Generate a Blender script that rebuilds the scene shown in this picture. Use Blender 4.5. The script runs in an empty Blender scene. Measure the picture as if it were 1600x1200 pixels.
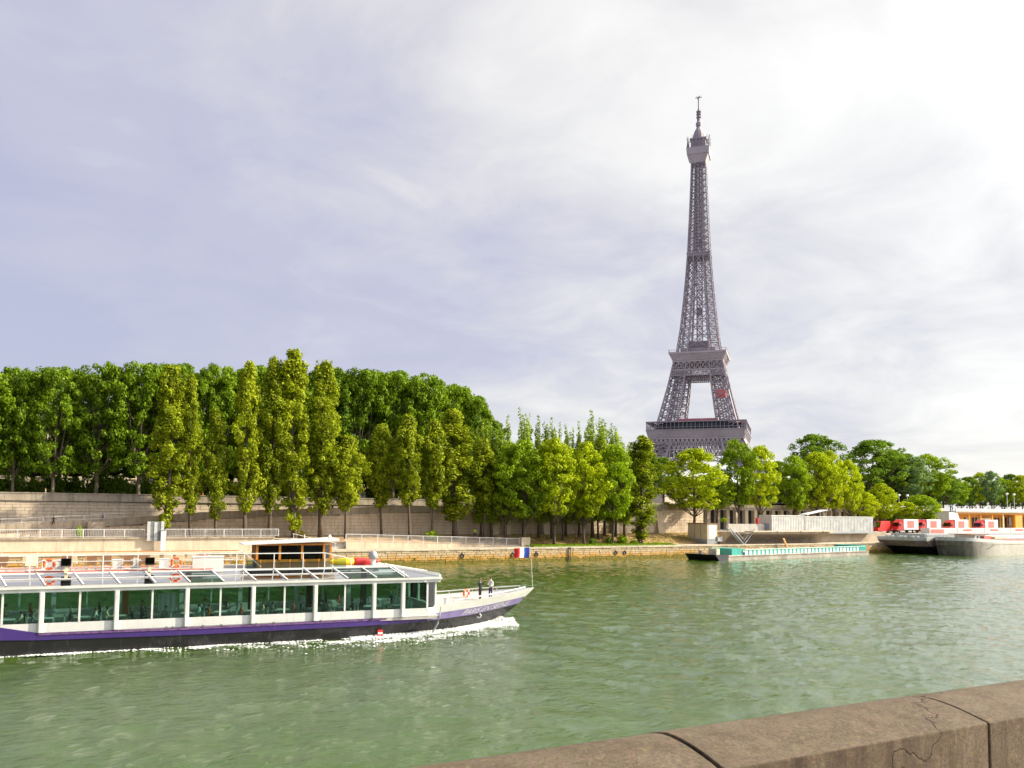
import bpy, bmesh, math, random
import numpy as np
from mathutils import Matrix, Vector
scene = bpy.context.scene
COL = scene.collection
R = math.radians
# ------------------------------------------------------------------ camera
# World frame: X runs along the river (to the right), Y across it, Z up from the water.
F_PX, TILT, ROLL, HEAD, HC = 1295.0, R(4.0), R(0.6), R(29.5), 9.5
SHIFT = (198 - F_PX * math.tan(TILT)) / 1600
cam_data = bpy.data.cameras.new('camera')
cam_data.sensor_width = 36.0
cam_data.lens = F_PX / 1600 * 36
cam_data.shift_y = SHIFT
cam_data.clip_start = 0.1
cam_data.clip_end = 12000
cam = bpy.data.objects.new('camera', cam_data)
COL.objects.link(cam)
CAM_ROT = Matrix.Rotation(-HEAD, 3, 'Z') @ Matrix.Rotation(math.pi / 2 + TILT, 3, 'X') @ Matrix.Rotation(ROLL, 3, 'Z')
cam.matrix_world = Matrix.Translation((0, 0, HC)) @ CAM_ROT.to_4x4()
scene.camera = cam
# ------------------------------------------------------------------ sun and sky
SUN_AZ, SUN_EL = R(113), R(34)          # clockwise from +Y, height
SUN_DIR = Vector((math.sin(SUN_AZ) * math.cos(SUN_EL), math.cos(SUN_AZ) * math.cos(SUN_EL), math.sin(SUN_EL)))
sun_data = bpy.data.lights.new('sun', 'SUN')
sun_data.energy = 5.0
sun_data.angle = R(0.6)
sun_data.color = (1.0, 0.90, 0.68)
sun = bpy.data.objects.new('sun', sun_data)
COL.objects.link(sun)
sun.rotation_euler = SUN_DIR.to_track_quat('Z', 'Y').to_euler()
sun.location = SUN_DIR * 300

world = bpy.data.worlds.new('World')
scene.world = world
world.use_nodes = True
wt = world.node_tree
for n in list(wt.nodes):
    wt.nodes.remove(n)
def WN(kind, **kw):
    n = wt.nodes.new(kind)
    for k, v in kw.items():
        setattr(n, k, v)
    return n
def wmath(op, a, b=None, c=None, clamp=False):
    n = WN('ShaderNodeMath', operation=op)
    n.use_clamp = clamp
    for i, v in enumerate((a, b, c)):
        if v is None:
            continue
        if isinstance(v, (int, float)):
            n.inputs[i].default_value = v
        else:
            wt.links.new(v, n.inputs[i])
    return n.outputs[0]
sky = WN('ShaderNodeTexSky', sky_type='NISHITA')
sky.sun_disc = False
sky.sun_elevation = SUN_EL
sky.sun_rotation = SUN_AZ
bg_sky = WN('ShaderNodeBackground')
bg_sky.inputs['Strength'].default_value = 0.09
wt.links.new(sky.outputs[0], bg_sky.inputs['Color'])
tc = WN('ShaderNodeTexCoord')
sep = WN('ShaderNodeSeparateXYZ')
wt.links.new(tc.outputs['Generated'], sep.inputs[0])
# clouds lie on a high sheet: project the direction onto it
den = wmath('ADD', wmath('MAXIMUM', sep.outputs[2], 0.0), 0.22)
comb = WN('ShaderNodeCombineXYZ')
wt.links.new(wmath('DIVIDE', sep.outputs[0], den), comb.inputs[0])
wt.links.new(wmath('DIVIDE', sep.outputs[1], den), comb.inputs[1])
comb.inputs[2].default_value = 3.7
def wnoise(scale, detail, rough, dist=0.0):
    n = WN('ShaderNodeTexNoise')
    n.inputs['Scale'].default_value = scale
    n.inputs['Detail'].default_value = detail
    n.inputs['Roughness'].default_value = rough
    n.inputs['Distortion'].default_value = dist
    wt.links.new(comb.outputs[0], n.inputs['Vector'])
    return n.outputs[0]
n_big = wnoise(0.9, 5, 0.55, 0.3)
n_fine = wnoise(2.6, 8, 0.6, 0.5)
dot = WN('ShaderNodeVectorMath', operation='DOT_PRODUCT')
wt.links.new(tc.outputs['Generated'], dot.inputs[0])
dot.inputs[1].default_value = SUN_DIR
# clouds thin out and brighten towards the veiled sun
glow = wmath('MULTIPLY_ADD', dot.outputs['Value'], 0.82, 0.26)
bright = wmath('ADD', glow, wmath('MULTIPLY_ADD', n_big, 0.80, -0.40))
bright = wmath('ADD', bright, wmath('MULTIPLY_ADD', n_fine, 0.85, -0.425))
ramp = WN('ShaderNodeValToRGB')
e = ramp.color_ramp.elements
e[0].position, e[0].color = 0.02, (0.45, 0.46, 0.605, 1)
e[1].position, e[1].color = 1.0, (0.965, 0.95, 0.92, 1)
for po, co in ((0.28, (0.515, 0.515, 0.63, 1)), (0.44, (0.60, 0.59, 0.66, 1)), (0.60, (0.715, 0.705, 0.715, 1)), (0.78, (0.845, 0.83, 0.81, 1))):
    m_ = ramp.color_ramp.elements.new(po)
    m_.color = co
wt.links.new(bright, ramp.inputs[0])
bg_cloud = WN('ShaderNodeBackground')
# bright aureole of the veiled sun, just outside the picture
halo = wmath('MAXIMUM', wmath('SUBTRACT', dot.outputs['Value'], 0.64), 0.0)
wt.links.new(wmath('MULTIPLY_ADD', wmath('POWER', halo, 1.6), 16.0, 0.655), bg_cloud.inputs['Strength'])
wt.links.new(ramp.outputs[0], bg_cloud.inputs['Color'])
mixw = WN('ShaderNodeMixShader')
mixw.inputs[0].default_value = 0.88
wt.links.new(bg_sky.outputs[0], mixw.inputs[1])
wt.links.new(bg_cloud.outputs[0], mixw.inputs[2])
wout = WN('ShaderNodeOutputWorld')
wt.links.new(mixw.outputs[0], wout.inputs[0])
vs = scene.view_settings
vs.view_transform = 'Standard'
vs.look = 'None'
vs.exposure = 0.86
vs.gamma = 1.0
vs.use_curve_mapping = False
scene.render.resolution_x, scene.render.resolution_y = 1024, 768
scene.render.engine = 'CYCLES'
scene.cycles.max_bounces = 8
scene.cycles.transparent_max_bounces = 24

# ------------------------------------------------------------------ helpers
def ray(x, y):
    return CAM_ROT @ Vector(((x - 800) / F_PX, -(y - 600 - SHIFT * 1600) / F_PX, -1.0))
def at_v(x, y, v):
    d = ray(x, y)
    return Vector((0, 0, HC)) + d * (v / d.y)
def lerp(a, b, t):
    return a + (b - a) * t
def interp(x, pts):
    if x <= pts[0][0]:
        return pts[0][1]
    for (x0, y0), (x1, y1) in zip(pts, pts[1:]):
        if x <= x1:
            return y0 + (y1 - y0) * (x - x0) / (x1 - x0)
    return pts[-1][1]

class MB:
    """collects shapes for one mesh object"""
    def __init__(self):
        self.v, self.f, self.m = [], [], []
    def add(self, vs, fs, m=0):
        o = len(self.v)
        self.v.extend([tuple(p) for p in vs])
        for f in fs:
            self.f.append([i + o for i in f])
            self.m.append(m)
    def box(self, x0, x1, y0, y1, z0, z1, m=0):
        self.add([(x0, y0, z0), (x1, y0, z0), (x1, y1, z0), (x0, y1, z0), (x0, y0, z1), (x1, y0, z1), (x1, y1, z1), (x0, y1, z1)],
                 [(3, 2, 1, 0), (4, 5, 6, 7), (0, 1, 5, 4), (1, 2, 6, 5), (2, 3, 7, 6), (3, 0, 4, 7)], m)
    def cbox(self, c, s, m=0, rz=0.0, ry=0.0):
        M = Matrix.Rotation(rz, 3, 'Z') @ Matrix.Rotation(ry, 3, 'Y')
        hx, hy, hz = s[0] / 2, s[1] / 2, s[2] / 2
        vs = [Vector(c) + M @ Vector((sx * hx, sy * hy, sz * hz)) for sz in (-1, 1) for sx, sy in ((-1, -1), (1, -1), (1, 1), (-1, 1))]
        self.add(vs, [(3, 2, 1, 0), (4, 5, 6, 7), (0, 1, 5, 4), (1, 2, 6, 5), (2, 3, 7, 6), (3, 0, 4, 7)], m)
    def tube(self, pts, r, n=6, m=0, cap=True):
        pts = [Vector(p) for p in pts]
        rs = r if isinstance(r, (list, tuple)) else [r] * len(pts)
        rings = []
        for i, p in enumerate(pts):
            d = (pts[min(i + 1, len(pts) - 1)] - pts[max(i - 1, 0)])
            if d.length < 1e-9:
                d = Vector((0, 0, 1))
            d.normalize()
            up = Vector((0, 0, 1)) if abs(d.z) < 0.95 else Vector((1, 0, 0))
            a = d.cross(up).normalized()
            b = d.cross(a).normalized()
            rings.append([p + (a * math.cos(t) + b * math.sin(t)) * rs[i] for t in [2 * math.pi * (k + .5) / n for k in range(n)]])
        vs = [q for rg in rings for q in rg]
        fs = []
        for i in range(len(pts) - 1):
            for k in range(n):
                k2 = (k + 1) % n
                fs.append((i * n + k, i * n + k2, (i + 1) * n + k2, (i + 1) * n + k))
        if cap:
            fs.append(tuple(range(n))[::-1])
            fs.append(tuple((len(pts) - 1) * n + k for k in range(n)))
        self.add(vs, fs, m)
    def bar(self, a, b, r, m=0):
        self.tube([a, b], r, 4, m, False)
    def lathe(self, prof, n=12, c=(0, 0, 0), m=0):
        vs, fs = [], []
        for (r, z) in prof:
            for k in range(n):
                t = 2 * math.pi * k / n
                vs.append((c[0] + r * math.cos(t), c[1] + r * math.sin(t), c[2] + z))
        for i in range(len(prof) - 1):
            for k in range(n):
                k2 = (k + 1) % n
                fs.append((i * n + k, i * n + k2, (i + 1) * n + k2, (i + 1) * n + k))
        fs.append(tuple(range(n))[::-1])
        fs.append(tuple((len(prof) - 1) * n + k for k in range(n)))
        self.add(vs, fs, m)
    def torus(self, c, Rr, r, axis='y', n=18, k=8, m=0):
        vs, fs = [], []
        for i in range(n):
            t = 2 * math.pi * i / n
            for j in range(k):
                s = 2 * math.pi * j / k
                a, b, h = (Rr + r * math.cos(s)) * math.cos(t), (Rr + r * math.cos(s)) * math.sin(t), r * math.sin(s)
                p = (a, h, b) if axis == 'y' else ((h, a, b) if axis == 'x' else (a, b, h))
                vs.append((c[0] + p[0], c[1] + p[1], c[2] + p[2]))
        for i in range(n):
            for j in range(k):
                fs.append((i * k + j, ((i + 1) % n) * k + j, ((i + 1) % n) * k + (j + 1) % k, i * k + (j + 1) % k))
        self.add(vs, fs, m)
    def prism(self, poly, y0, y1, m=0):
        """poly of (x, z) swept along y"""
        n = len(poly)
        vs = [(p[0], y0, p[1]) for p in poly] + [(p[0], y1, p[1]) for p in poly]
        fs = [tuple(range(n)), tuple(range(n, 2 * n))[::-1]] + [(i, n + i, n + (i + 1) % n, (i + 1) % n) for i in range(n)]
        self.add(vs, fs, m)
    def prism_x(self, poly, x0, x1, m=0):
        """poly of (y, z) swept along x"""
        n = len(poly)
        vs = [(x0, p[0], p[1]) for p in poly] + [(x1, p[0], p[1]) for p in poly]
        fs = [tuple(range(n))[::-1], tuple(range(n, 2 * n))] + [(i, (i + 1) % n, n + (i + 1) % n, n + i) for i in range(n)]
        self.add(vs, fs, m)
    def prism_z(self, poly, z0, z1, m=0):
        n = len(poly)
        vs = [(p[0], p[1], z0) for p in poly] + [(p[0], p[1], z1) for p in poly]
        fs = [tuple(range(n))[::-1], tuple(range(n, 2 * n))] + [(i, (i + 1) % n, n + (i + 1) % n, n + i) for i in range(n)]
        self.add(vs, fs, m)
    def mesh(self, name, mats, smooth=False, fix=True):
        me = bpy.data.meshes.new(name)
        me.from_pydata(self.v, [], self.f)
        for m in (mats if isinstance(mats, (list, tuple)) else [mats]):
            me.materials.append(m)
        me.polygons.foreach_set('material_index', self.m)
        if fix:
            bm = bmesh.new()
            bm.from_mesh(me)
            bmesh.ops.recalc_face_normals(bm, faces=bm.faces)
            bm.to_mesh(me)
            bm.free()
        if smooth:
            me.polygons.foreach_set('use_smooth', [True] * len(me.polygons))
        me.update()
        return me
    def build(self, name, mats, parent=None, smooth=False, fix=True):
        return obj(name, self.mesh(name, mats, smooth, fix), parent)

def obj(name, data, parent=None, loc=None, rz=0.0, scale=None):
    o = bpy.data.objects.new(name, data)
    COL.objects.link(o)
    if parent is not None:
        o.parent = parent
    if loc is not None:
        o.location = loc
    if rz:
        o.rotation_euler = (0, 0, rz)
    if scale is not None:
        o.scale = scale
    return o
def tag(o, label, cat, group=None):
    o['label'], o['category'] = label, cat
    if group:
        o['group'] = group
    return o
def thing(name, label, cat, loc=(0, 0, 0), rz=0.0, group=None):
    return tag(obj(name, None, None, loc, rz), label, cat, group)
def struct(o):
    o['kind'] = 'structure'
    return o
def stuff(o):
    o['kind'] = 'stuff'
    return o
def copy_tree(o, parent=None):
    c = o.copy()
    COL.objects.link(c)
    c.parent = parent
    for ch in list(o.children):
        copy_tree(ch, c)
    return c

ORD = ['first', 'second', 'third', 'fourth', 'fifth', 'sixth', 'seventh', 'eighth', 'ninth', 'tenth', 'eleventh', 'twelfth', 'thirteenth', 'fourteenth', 'fifteenth', 'sixteenth', 'seventeenth', 'eighteenth', 'nineteenth', 'twentieth', 'twenty-first', 'twenty-second', 'twenty-third', 'twenty-fourth', 'twenty-fifth', 'twenty-sixth', 'twenty-seventh', 'twenty-eighth', 'twenty-ninth', 'thirtieth']
# ------------------------------------------------------------------ materials
def new_mat(name):
    m = bpy.data.materials.new(name)
    m.use_nodes = True
    nt = m.node_tree
    return m, nt, nt.nodes['Principled BSDF']
def nn(nt, kind, **kw):
    n = nt.nodes.new(kind)
    for k, v in kw.items():
        setattr(n, k, v)
    return n
def noise_node(nt, vec, scale, detail=5, rough=0.6, dist=0.0):
    n = nn(nt, 'ShaderNodeTexNoise')
    n.inputs['Scale'].default_value = scale
    n.inputs['Detail'].default_value = detail
    n.inputs['Roughness'].default_value = rough
    n.inputs['Distortion'].default_value = dist
    if vec is not None:
        nt.links.new(vec, n.inputs['Vector'])
    return n.outputs[0]
def ramp_node(nt, fac, stops):
    r = nn(nt, 'ShaderNodeValToRGB')
    el = r.color_ramp.elements
    while len(el) < len(stops):
        el.new(0.5)
    for i, (p, c) in enumerate(stops):
        el[i].position = p
        el[i].color = (*c, 1) if len(c) == 3 else c
    nt.links.new(fac, r.inputs[0])
    return r.outputs[0]
def mixc(nt, fac, a, b, blend='MIX'):
    n = nn(nt, 'ShaderNodeMix', data_type='RGBA', blend_type=blend)
    for i, v in ((0, fac), (6, a), (7, b)):
        if isinstance(v, (int, float)):
            n.inputs[i].default_value = v
        elif isinstance(v, tuple):
            n.inputs[i].default_value = (*v, 1)
        else:
            nt.links.new(v, n.inputs[i])
    return n.outputs[2]
def geo_pos(nt):
    return nn(nt, 'ShaderNodeNewGeometry').outputs['Position']
def obj_pos(nt):
    return nn(nt, 'ShaderNodeTexCoord').outputs['Object']
def scaled(nt, vec, s):
    m = nn(nt, 'ShaderNodeMapping')
    m.inputs['Scale'].default_value = s
    nt.links.new(vec, m.inputs['Vector'])
    return m.outputs[0]
def add_bump(nt, bsdf, h, strength=0.3, dist=0.05):
    b = nn(nt, 'ShaderNodeBump')
    b.inputs['Strength'].default_value = strength
    b.inputs['Distance'].default_value = dist
    nt.links.new(h, b.inputs['Height'])
    nt.links.new(b.outputs[0], bsdf.inputs['Normal'])
    nt.links.new(b.outputs[0], bsdf.inputs['Coat Normal'])
def simple(name, col, rough=0.6, metal=0.0, var=0.25, scale=1.5, world_pos=False, bump=0.0, spec=0.4):
    """paint / metal / cloth with uneven wear"""
    m, nt, b = new_mat(name)
    pos = geo_pos(nt) if world_pos else obj_pos(nt)
    f = noise_node(nt, pos, scale, 6, 0.65)
    lo = tuple(max(0, c * (1 - var)) for c in col)
    hi = tuple(min(1, c * (1 + var * .6)) for c in col)
    nt.links.new(ramp_node(nt, f, [(0.3, lo), (0.7, hi)]), b.inputs['Base Color'])
    b.inputs['Roughness'].default_value = rough
    b.inputs['Metallic'].default_value = metal
    b.inputs['Specular IOR Level'].default_value = spec
    if bump:
        add_bump(nt, b, noise_node(nt, pos, scale * 6, 4), bump, 0.03)
    return m
def stone(name, a, b_, dirt, scale=0.35, streak=0.5, base_stain=None):
    """weathered masonry: two tones, vertical streaks of dirt, optional stain above the water"""
    m, nt, b = new_mat(name)
    pos = geo_pos(nt)
    f = noise_node(nt, pos, scale, 7, 0.65, 0.4)
    c = ramp_node(nt, f, [(0.32, a), (0.68, b_)])
    blk = nn(nt, 'ShaderNodeNewGeometry').outputs['Random Per Island']
    c = mixc(nt, 0.30, c, ramp_node(nt, blk, [(0.0, tuple(x * .62 for x in a)), (1.0, tuple(min(1, x * 1.25) for x in b_))]))
    st = noise_node(nt, scaled(nt, pos, (1.6, 1.6, 0.16)), 0.9, 6, 0.7)
    c = mixc(nt, ramp_node(nt, st, [(0.48, (0, 0, 0)), (0.72, (streak,) * 3)]), c, dirt)
    if base_stain:
        sp = nn(nt, 'ShaderNodeSeparateXYZ')
        nt.links.new(pos, sp.inputs[0])
        mm = nn(nt, 'ShaderNodeMath', operation='MULTIPLY_ADD')
        nt.links.new(noise_node(nt, scaled(nt, pos, (1, 1, 2.5)), 0.5, 7, 0.7), mm.inputs[0])
        mm.inputs[1].default_value = 3.4
        ad = nn(nt, 'ShaderNodeMath', operation='MULTIPLY_ADD')
        nt.links.new(sp.outputs[2], ad.inputs[0])
        ad.inputs[1].default_value = -1.0
        nt.links.new(mm.outputs[0], ad.inputs[2])
        mm.inputs[2].default_value = -0.1
        fac = ramp_node(nt, ad.outputs[0], [(0.0, (0, 0, 0)), (0.75, (0.95,) * 3)])
        fac2 = ramp_node(nt, ad.outputs[0], [(0.85, (0, 0, 0)), (1.0, (0.8,) * 3)])
        c = mixc(nt, fac, c, base_stain[0])
        c = mixc(nt, fac2, c, base_stain[1])
    nt.links.new(c, b.inputs['Base Color'])
    b.inputs['Roughness'].default_value = 0.9
    b.inputs['Specular IOR Level'].default_value = 0.2
    add_bump(nt, b, noise_node(nt, pos, 3.0, 8, 0.7), 0.5, 0.06)
    return m
def leaf_mat(name, dark, light, trans=0.45):
    m, nt, b = new_mat(name)
    nt.nodes.remove(b)
    g = nn(nt, 'ShaderNodeNewGeometry')
    oi = nn(nt, 'ShaderNodeObjectInfo')
    f = noise_node(nt, g.outputs['Position'], 0.35, 3, 0.6)
    mx = nn(nt, 'ShaderNodeMath', operation='MULTIPLY_ADD')
    nt.links.new(g.outputs['Random Per Island'], mx.inputs[0])
    mx.inputs[1].default_value = 0.45
    nt.links.new(f, mx.inputs[2])
    m2 = nn(nt, 'ShaderNodeMath', operation='MULTIPLY_ADD')
    nt.links.new(oi.outputs['Random'], m2.inputs[0])
    m2.inputs[1].default_value = 0.25
    nt.links.new(mx.outputs[0], m2.inputs[2])
    c = ramp_node(nt, m2.outputs[0], [(0.45, dark), (1.05 if False else 1.0, light)])
    d = nn(nt, 'ShaderNodeBsdfDiffuse')
    t = nn(nt, 'ShaderNodeBsdfTranslucent')
    gl = nn(nt, 'ShaderNodeBsdfGlossy')
    gl.inputs['Roughness'].default_value = 0.5
    gl.inputs['Color'].default_value = (0.5, 0.55, 0.4, 1)
    nt.links.new(c, d.inputs['Color'])
    tcn = mixc(nt, 0.5, c, (0.9, 1.0, 0.25), 'MULTIPLY')
    hs = nn(nt, 'ShaderNodeHueSaturation')
    hs.inputs['Value'].default_value = 1.7
    nt.links.new(tcn, hs.inputs['Color'])
    nt.links.new(hs.outputs[0], t.inputs['Color'])
    a = nn(nt, 'ShaderNodeMixShader')
    a.inputs[0].default_value = trans
    nt.links.new(d.outputs[0], a.inputs[1])
    nt.links.new(t.outputs[0], a.inputs[2])
    k = nn(nt, 'ShaderNodeMixShader')
    k.inputs[0].default_value = 0.02
    nt.links.new(a.outputs[0], k.inputs[1])
    nt.links.new(gl.outputs[0], k.inputs[2])
    nt.links.new(k.outputs[0], nt.nodes['Material Output'].inputs[0])
    return m
def glass_mat(name, tint, refl=1.0, rough=0.02):
    m, nt, b = new_mat(name)
    nt.nodes.remove(b)
    tr = nn(nt, 'ShaderNodeBsdfTransparent')
    tr.inputs[0].default_value = (*tint, 1)
    gl = nn(nt, 'ShaderNodeBsdfGlossy')
    gl.inputs['Roughness'].default_value = rough
    gl.inputs['Color'].default_value = (refl, refl, refl, 1)
    fr = nn(nt, 'ShaderNodeFresnel')
    fr.inputs['IOR'].default_value = 1.5
    mx = nn(nt, 'ShaderNodeMixShader')
    nt.links.new(fr.outputs[0], mx.inputs[0])
    nt.links.new(tr.outputs[0], mx.inputs[1])
    nt.links.new(gl.outputs[0], mx.inputs[2])
    nt.links.new(mx.outputs[0], nt.nodes['Material Output'].inputs[0])
    return m

M = {}
M['quay'] = stone('quay_stone', (0.42, 0.31, 0.19), (0.56, 0.44, 0.29), (0.16, 0.12, 0.07), 0.5, 0.45, ((0.50, 0.27, 0.06), (0.13, 0.13, 0.03)))
M['wall'] = stone('pale_limestone', (0.46, 0.36, 0.26), (0.66, 0.54, 0.41), (0.17, 0.14, 0.10), 0.35, 0.45)
M['wall_grey'] = stone('grey_limestone', (0.26, 0.22, 0.17), (0.44, 0.37, 0.29), (0.10, 0.085, 0.065), 0.5, 0.7)
M['mortar'] = simple('mortar', (0.22, 0.18, 0.13), 0.95, var=0.4, scale=0.8, world_pos=True)
M['concrete'] = stone('concrete', (0.36, 0.34, 0.31), (0.5, 0.47, 0.43), (0.16, 0.15, 0.13), 0.5, 0.5)
M['concrete_warm'] = stone('warm_concrete', (0.46, 0.38, 0.28), (0.60, 0.51, 0.39), (0.22, 0.17, 0.11), 0.5, 0.5)
M['asphalt'] = simple('asphalt', (0.20, 0.20, 0.21), 0.9, var=0.25, scale=0.5, world_pos=True)
M['paving'] = simple('quay_paving', (0.40, 0.33, 0.25), 0.9, var=0.3, scale=0.4, world_pos=True)
M['earth'] = simple('earth', (0.33, 0.21, 0.10), 0.95, var=0.45, scale=0.6, world_pos=True)
M['grass'] = simple('grass_green', (0.12, 0.19, 0.02), 0.9, var=0.5, scale=0.8, world_pos=True)
M['drygrass'] = leaf_mat('dry_grass', (0.17, 0.15, 0.03), (0.36, 0.30, 0.06), 0.3)
M['white'] = simple('white_paint', (0.68, 0.67, 0.66), 0.35, var=0.16, scale=0.9)
M['white_dirty'] = simple('white_sheet', (0.58, 0.58, 0.57), 0.55, var=0.28, scale=0.6)
M['rail'] = simple('galvanised_rail', (0.62, 0.62, 0.62), 0.5, var=0.15, scale=2)
M['steel'] = simple('grey_steel', (0.34, 0.36, 0.38), 0.45, metal=0.4, var=0.2, scale=2)
M['purple'] = simple('purple_paint', (0.055, 0.025, 0.17), 0.4, var=0.35, scale=1.3)
M['lavender'] = simple('faded_purple_paint', (0.25, 0.20, 0.42), 0.45, var=0.25, scale=1.5)
M['hull_black'] = simple('black_hull', (0.022, 0.02, 0.024), 0.14, var=0.6, scale=0.7)
M['black'] = simple('black_paint', (0.02, 0.02, 0.022), 0.5, var=0.4)
M['red'] = simple('red_paint', (0.62, 0.03, 0.03), 0.4, var=0.2)
M['red_faded'] = simple('faded_red', (0.68, 0.16, 0.14), 0.55, var=0.35, scale=1.5)
M['orange'] = simple('orange_buoy', (0.80, 0.13, 0.03), 0.5, var=0.2)
M['wood'] = simple('varnished_wood', (0.52, 0.20, 0.03), 0.35, var=0.3, scale=3)
M['wood_dark'] = simple('brown_slats', (0.20, 0.10, 0.05), 0.6, var=0.3, scale=3)
M['cream'] = simple('cream_fabric', (0.75, 0.64, 0.42), 0.8, var=0.15)
M['tan'] = simple('tan_fabric', (0.62, 0.34, 0.12), 0.8, var=0.15)
M['cloth'] = simple('white_cloth', (0.62, 0.61, 0.59), 0.8, var=0.06)
M['deck_red'] = simple('red_deck', (0.50, 0.12, 0.08), 0.7, var=0.25)
M['deck_grey'] = simple('grey_deck', (0.42, 0.38, 0.36), 0.75, var=0.2)
M['bark'] = simple('bark', (0.10, 0.075, 0.055), 0.95, var=0.55, scale=1.5, bump=0.6)
M['bark_pale'] = simple('plane_bark', (0.16, 0.13, 0.09), 0.95, var=0.5, scale=0.9, bump=0.4)
M['iron'] = simple('hazed_tower_iron', (0.27, 0.235, 0.275), 0.6, var=0.25, scale=0.08)  # purple tinge: distance haze put into the iron colour
M['iron_light'] = simple('hazed_tower_iron_light', (0.39, 0.345, 0.365), 0.6, var=0.2, scale=0.08)  # lighter ironwork, same haze tinge in its colour
M['teal'] = simple('teal_paint', (0.03, 0.30, 0.26), 0.4, var=0.2, scale=0.8)
M['teal_pale'] = simple('pale_teal_paint', (0.42, 0.66, 0.60), 0.5, var=0.2, scale=0.8)
M['barge_side'] = simple('scuffed_barge_paint', (0.42, 0.38, 0.34), 0.6, var=0.45, scale=0.5)
M['barge_rust'] = simple('rusty_barge_paint', (0.33, 0.24, 0.20), 0.7, var=0.5, scale=0.5)
M['kiosk'] = simple('kiosk_render', (0.50, 0.43, 0.29), 0.85, var=0.15, scale=0.5)
M['orange_wall'] = simple('orange_cladding', (0.66, 0.30, 0.03), 0.6, var=0.15, scale=0.4)
M['facade'] = simple('cream_facade', (0.55, 0.47, 0.36), 0.85, var=0.15, scale=0.2)
M['roof_zinc'] = simple('zinc_roof', (0.22, 0.24, 0.28), 0.5, var=0.2, scale=0.2)
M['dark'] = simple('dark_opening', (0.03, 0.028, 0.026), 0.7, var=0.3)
M['skin'] = simple('skin', (0.55, 0.33, 0.24), 0.6, var=0.08)
M['hair_dark'] = simple('dark_hair', (0.03, 0.02, 0.015), 0.6, var=0.3)
M['hair_brown'] = simple('brown_hair', (0.16, 0.08, 0.03), 0.6, var=0.3)
M['hair_grey'] = simple('grey_hair', (0.45, 0.42, 0.38), 0.6, var=0.2)
M['flag_blue'] = simple('flag_blue', (0.03, 0.07, 0.42), 0.7, var=0.1)
M['flag_red'] = simple('flag_red', (0.66, 0.02, 0.03), 0.7, var=0.1)
M['yellow'] = simple('yellow_plastic', (0.75, 0.50, 0.03), 0.4, var=0.1)
M['hivis'] = simple('yellow_vest', (0.65, 0.85, 0.03), 0.6, var=0.1)
M['blue_shirt'] = simple('blue_shirt', (0.03, 0.22, 0.60), 0.8, var=0.1)
M['navy'] = simple('navy_cloth', (0.03, 0.035, 0.10), 0.8, var=0.15)
M['beige_cloth'] = simple('beige_cloth', (0.55, 0.47, 0.36), 0.8, var=0.1)
M['rust_shirt'] = simple('rust_shirt', (0.50, 0.16, 0.06), 0.8, var=0.1)
M['grey_cloth'] = simple('grey_cloth', (0.22, 0.22, 0.24), 0.8, var=0.1)
M['foam'] = simple('foam', (0.76, 0.78, 0.78), 0.8, var=0.06)
def streaked(name, col, dirt, rough):
    m, nt, b = new_mat(name)
    pos = obj_pos(nt)
    c = ramp_node(nt, noise_node(nt, pos, 0.8, 5), [(0.3, tuple(x * .86 for x in col)), (0.7, col)])
    s1 = noise_node(nt, scaled(nt, pos, (2.6, 2.6, 0.35)), 1.6, 6, 0.75)
    c = mixc(nt, ramp_node(nt, s1, [(0.55, (0, 0, 0)), (0.78, (.55,) * 3)]), c, dirt)
    nt.links.new(c, b.inputs['Base Color'])
    b.inputs['Roughness'].default_value = rough
    return m
M['hull_white'] = streaked('streaked_white_hull', (0.70, 0.69, 0.68), (0.30, 0.25, 0.20), 0.35)
M['purple'] = streaked('streaked_purple', (0.062, 0.03, 0.19), (0.16, 0.10, 0.13), 0.4)
M['hull_black'] = streaked('streaked_black_hull', (0.022, 0.02, 0.024), (0.10, 0.09, 0.085), 0.16)
M['glass_side'] = glass_mat('teal_window_glass', (0.50, 0.68, 0.60))
M['glass_roof'] = glass_mat('roof_glass', (0.55, 0.70, 0.72), 0.74, 0.04)
M['glass_clear'] = glass_mat('clear_glass', (0.62, 0.74, 0.72))
M['glass_dark'] = glass_mat('dark_glass', (0.10, 0.13, 0.14))
M['globe'] = simple('lamp_globe', (0.85, 0.84, 0.80), 0.3, var=0.03)
M['leaf_plane'] = leaf_mat('plane_leaves', (0.018, 0.052, 0.003), (0.158, 0.244, 0.008), 0.27)
M['leaf_poplar'] = leaf_mat('poplar_leaves', (0.045, 0.078, 0.004), (0.297, 0.337, 0.013), 0.27)
M['leaf_lime'] = leaf_mat('lime_leaves', (0.085, 0.13, 0.003), (0.409, 0.469, 0.008), 0.27)
M['leaf_deep'] = leaf_mat('deep_leaves', (0.026, 0.062, 0.006), (0.145, 0.231, 0.016), 0.27)
M['leaf_fast'] = leaf_mat('lombardy_leaves', (0.07, 0.12, 0.012), (0.290, 0.370, 0.040), 0.27)
M['leaf_mid'] = leaf_mat('mid_leaves', (0.05, 0.098, 0.004), (0.257, 0.356, 0.011), 0.27)
M['leaf_blue'] = leaf_mat('grey_green_leaves', (0.06, 0.11, 0.045), (0.198, 0.290, 0.106), 0.27)
# ================================================================== SETTING
rng = np.random.default_rng(7)
random.seed(11)
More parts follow.
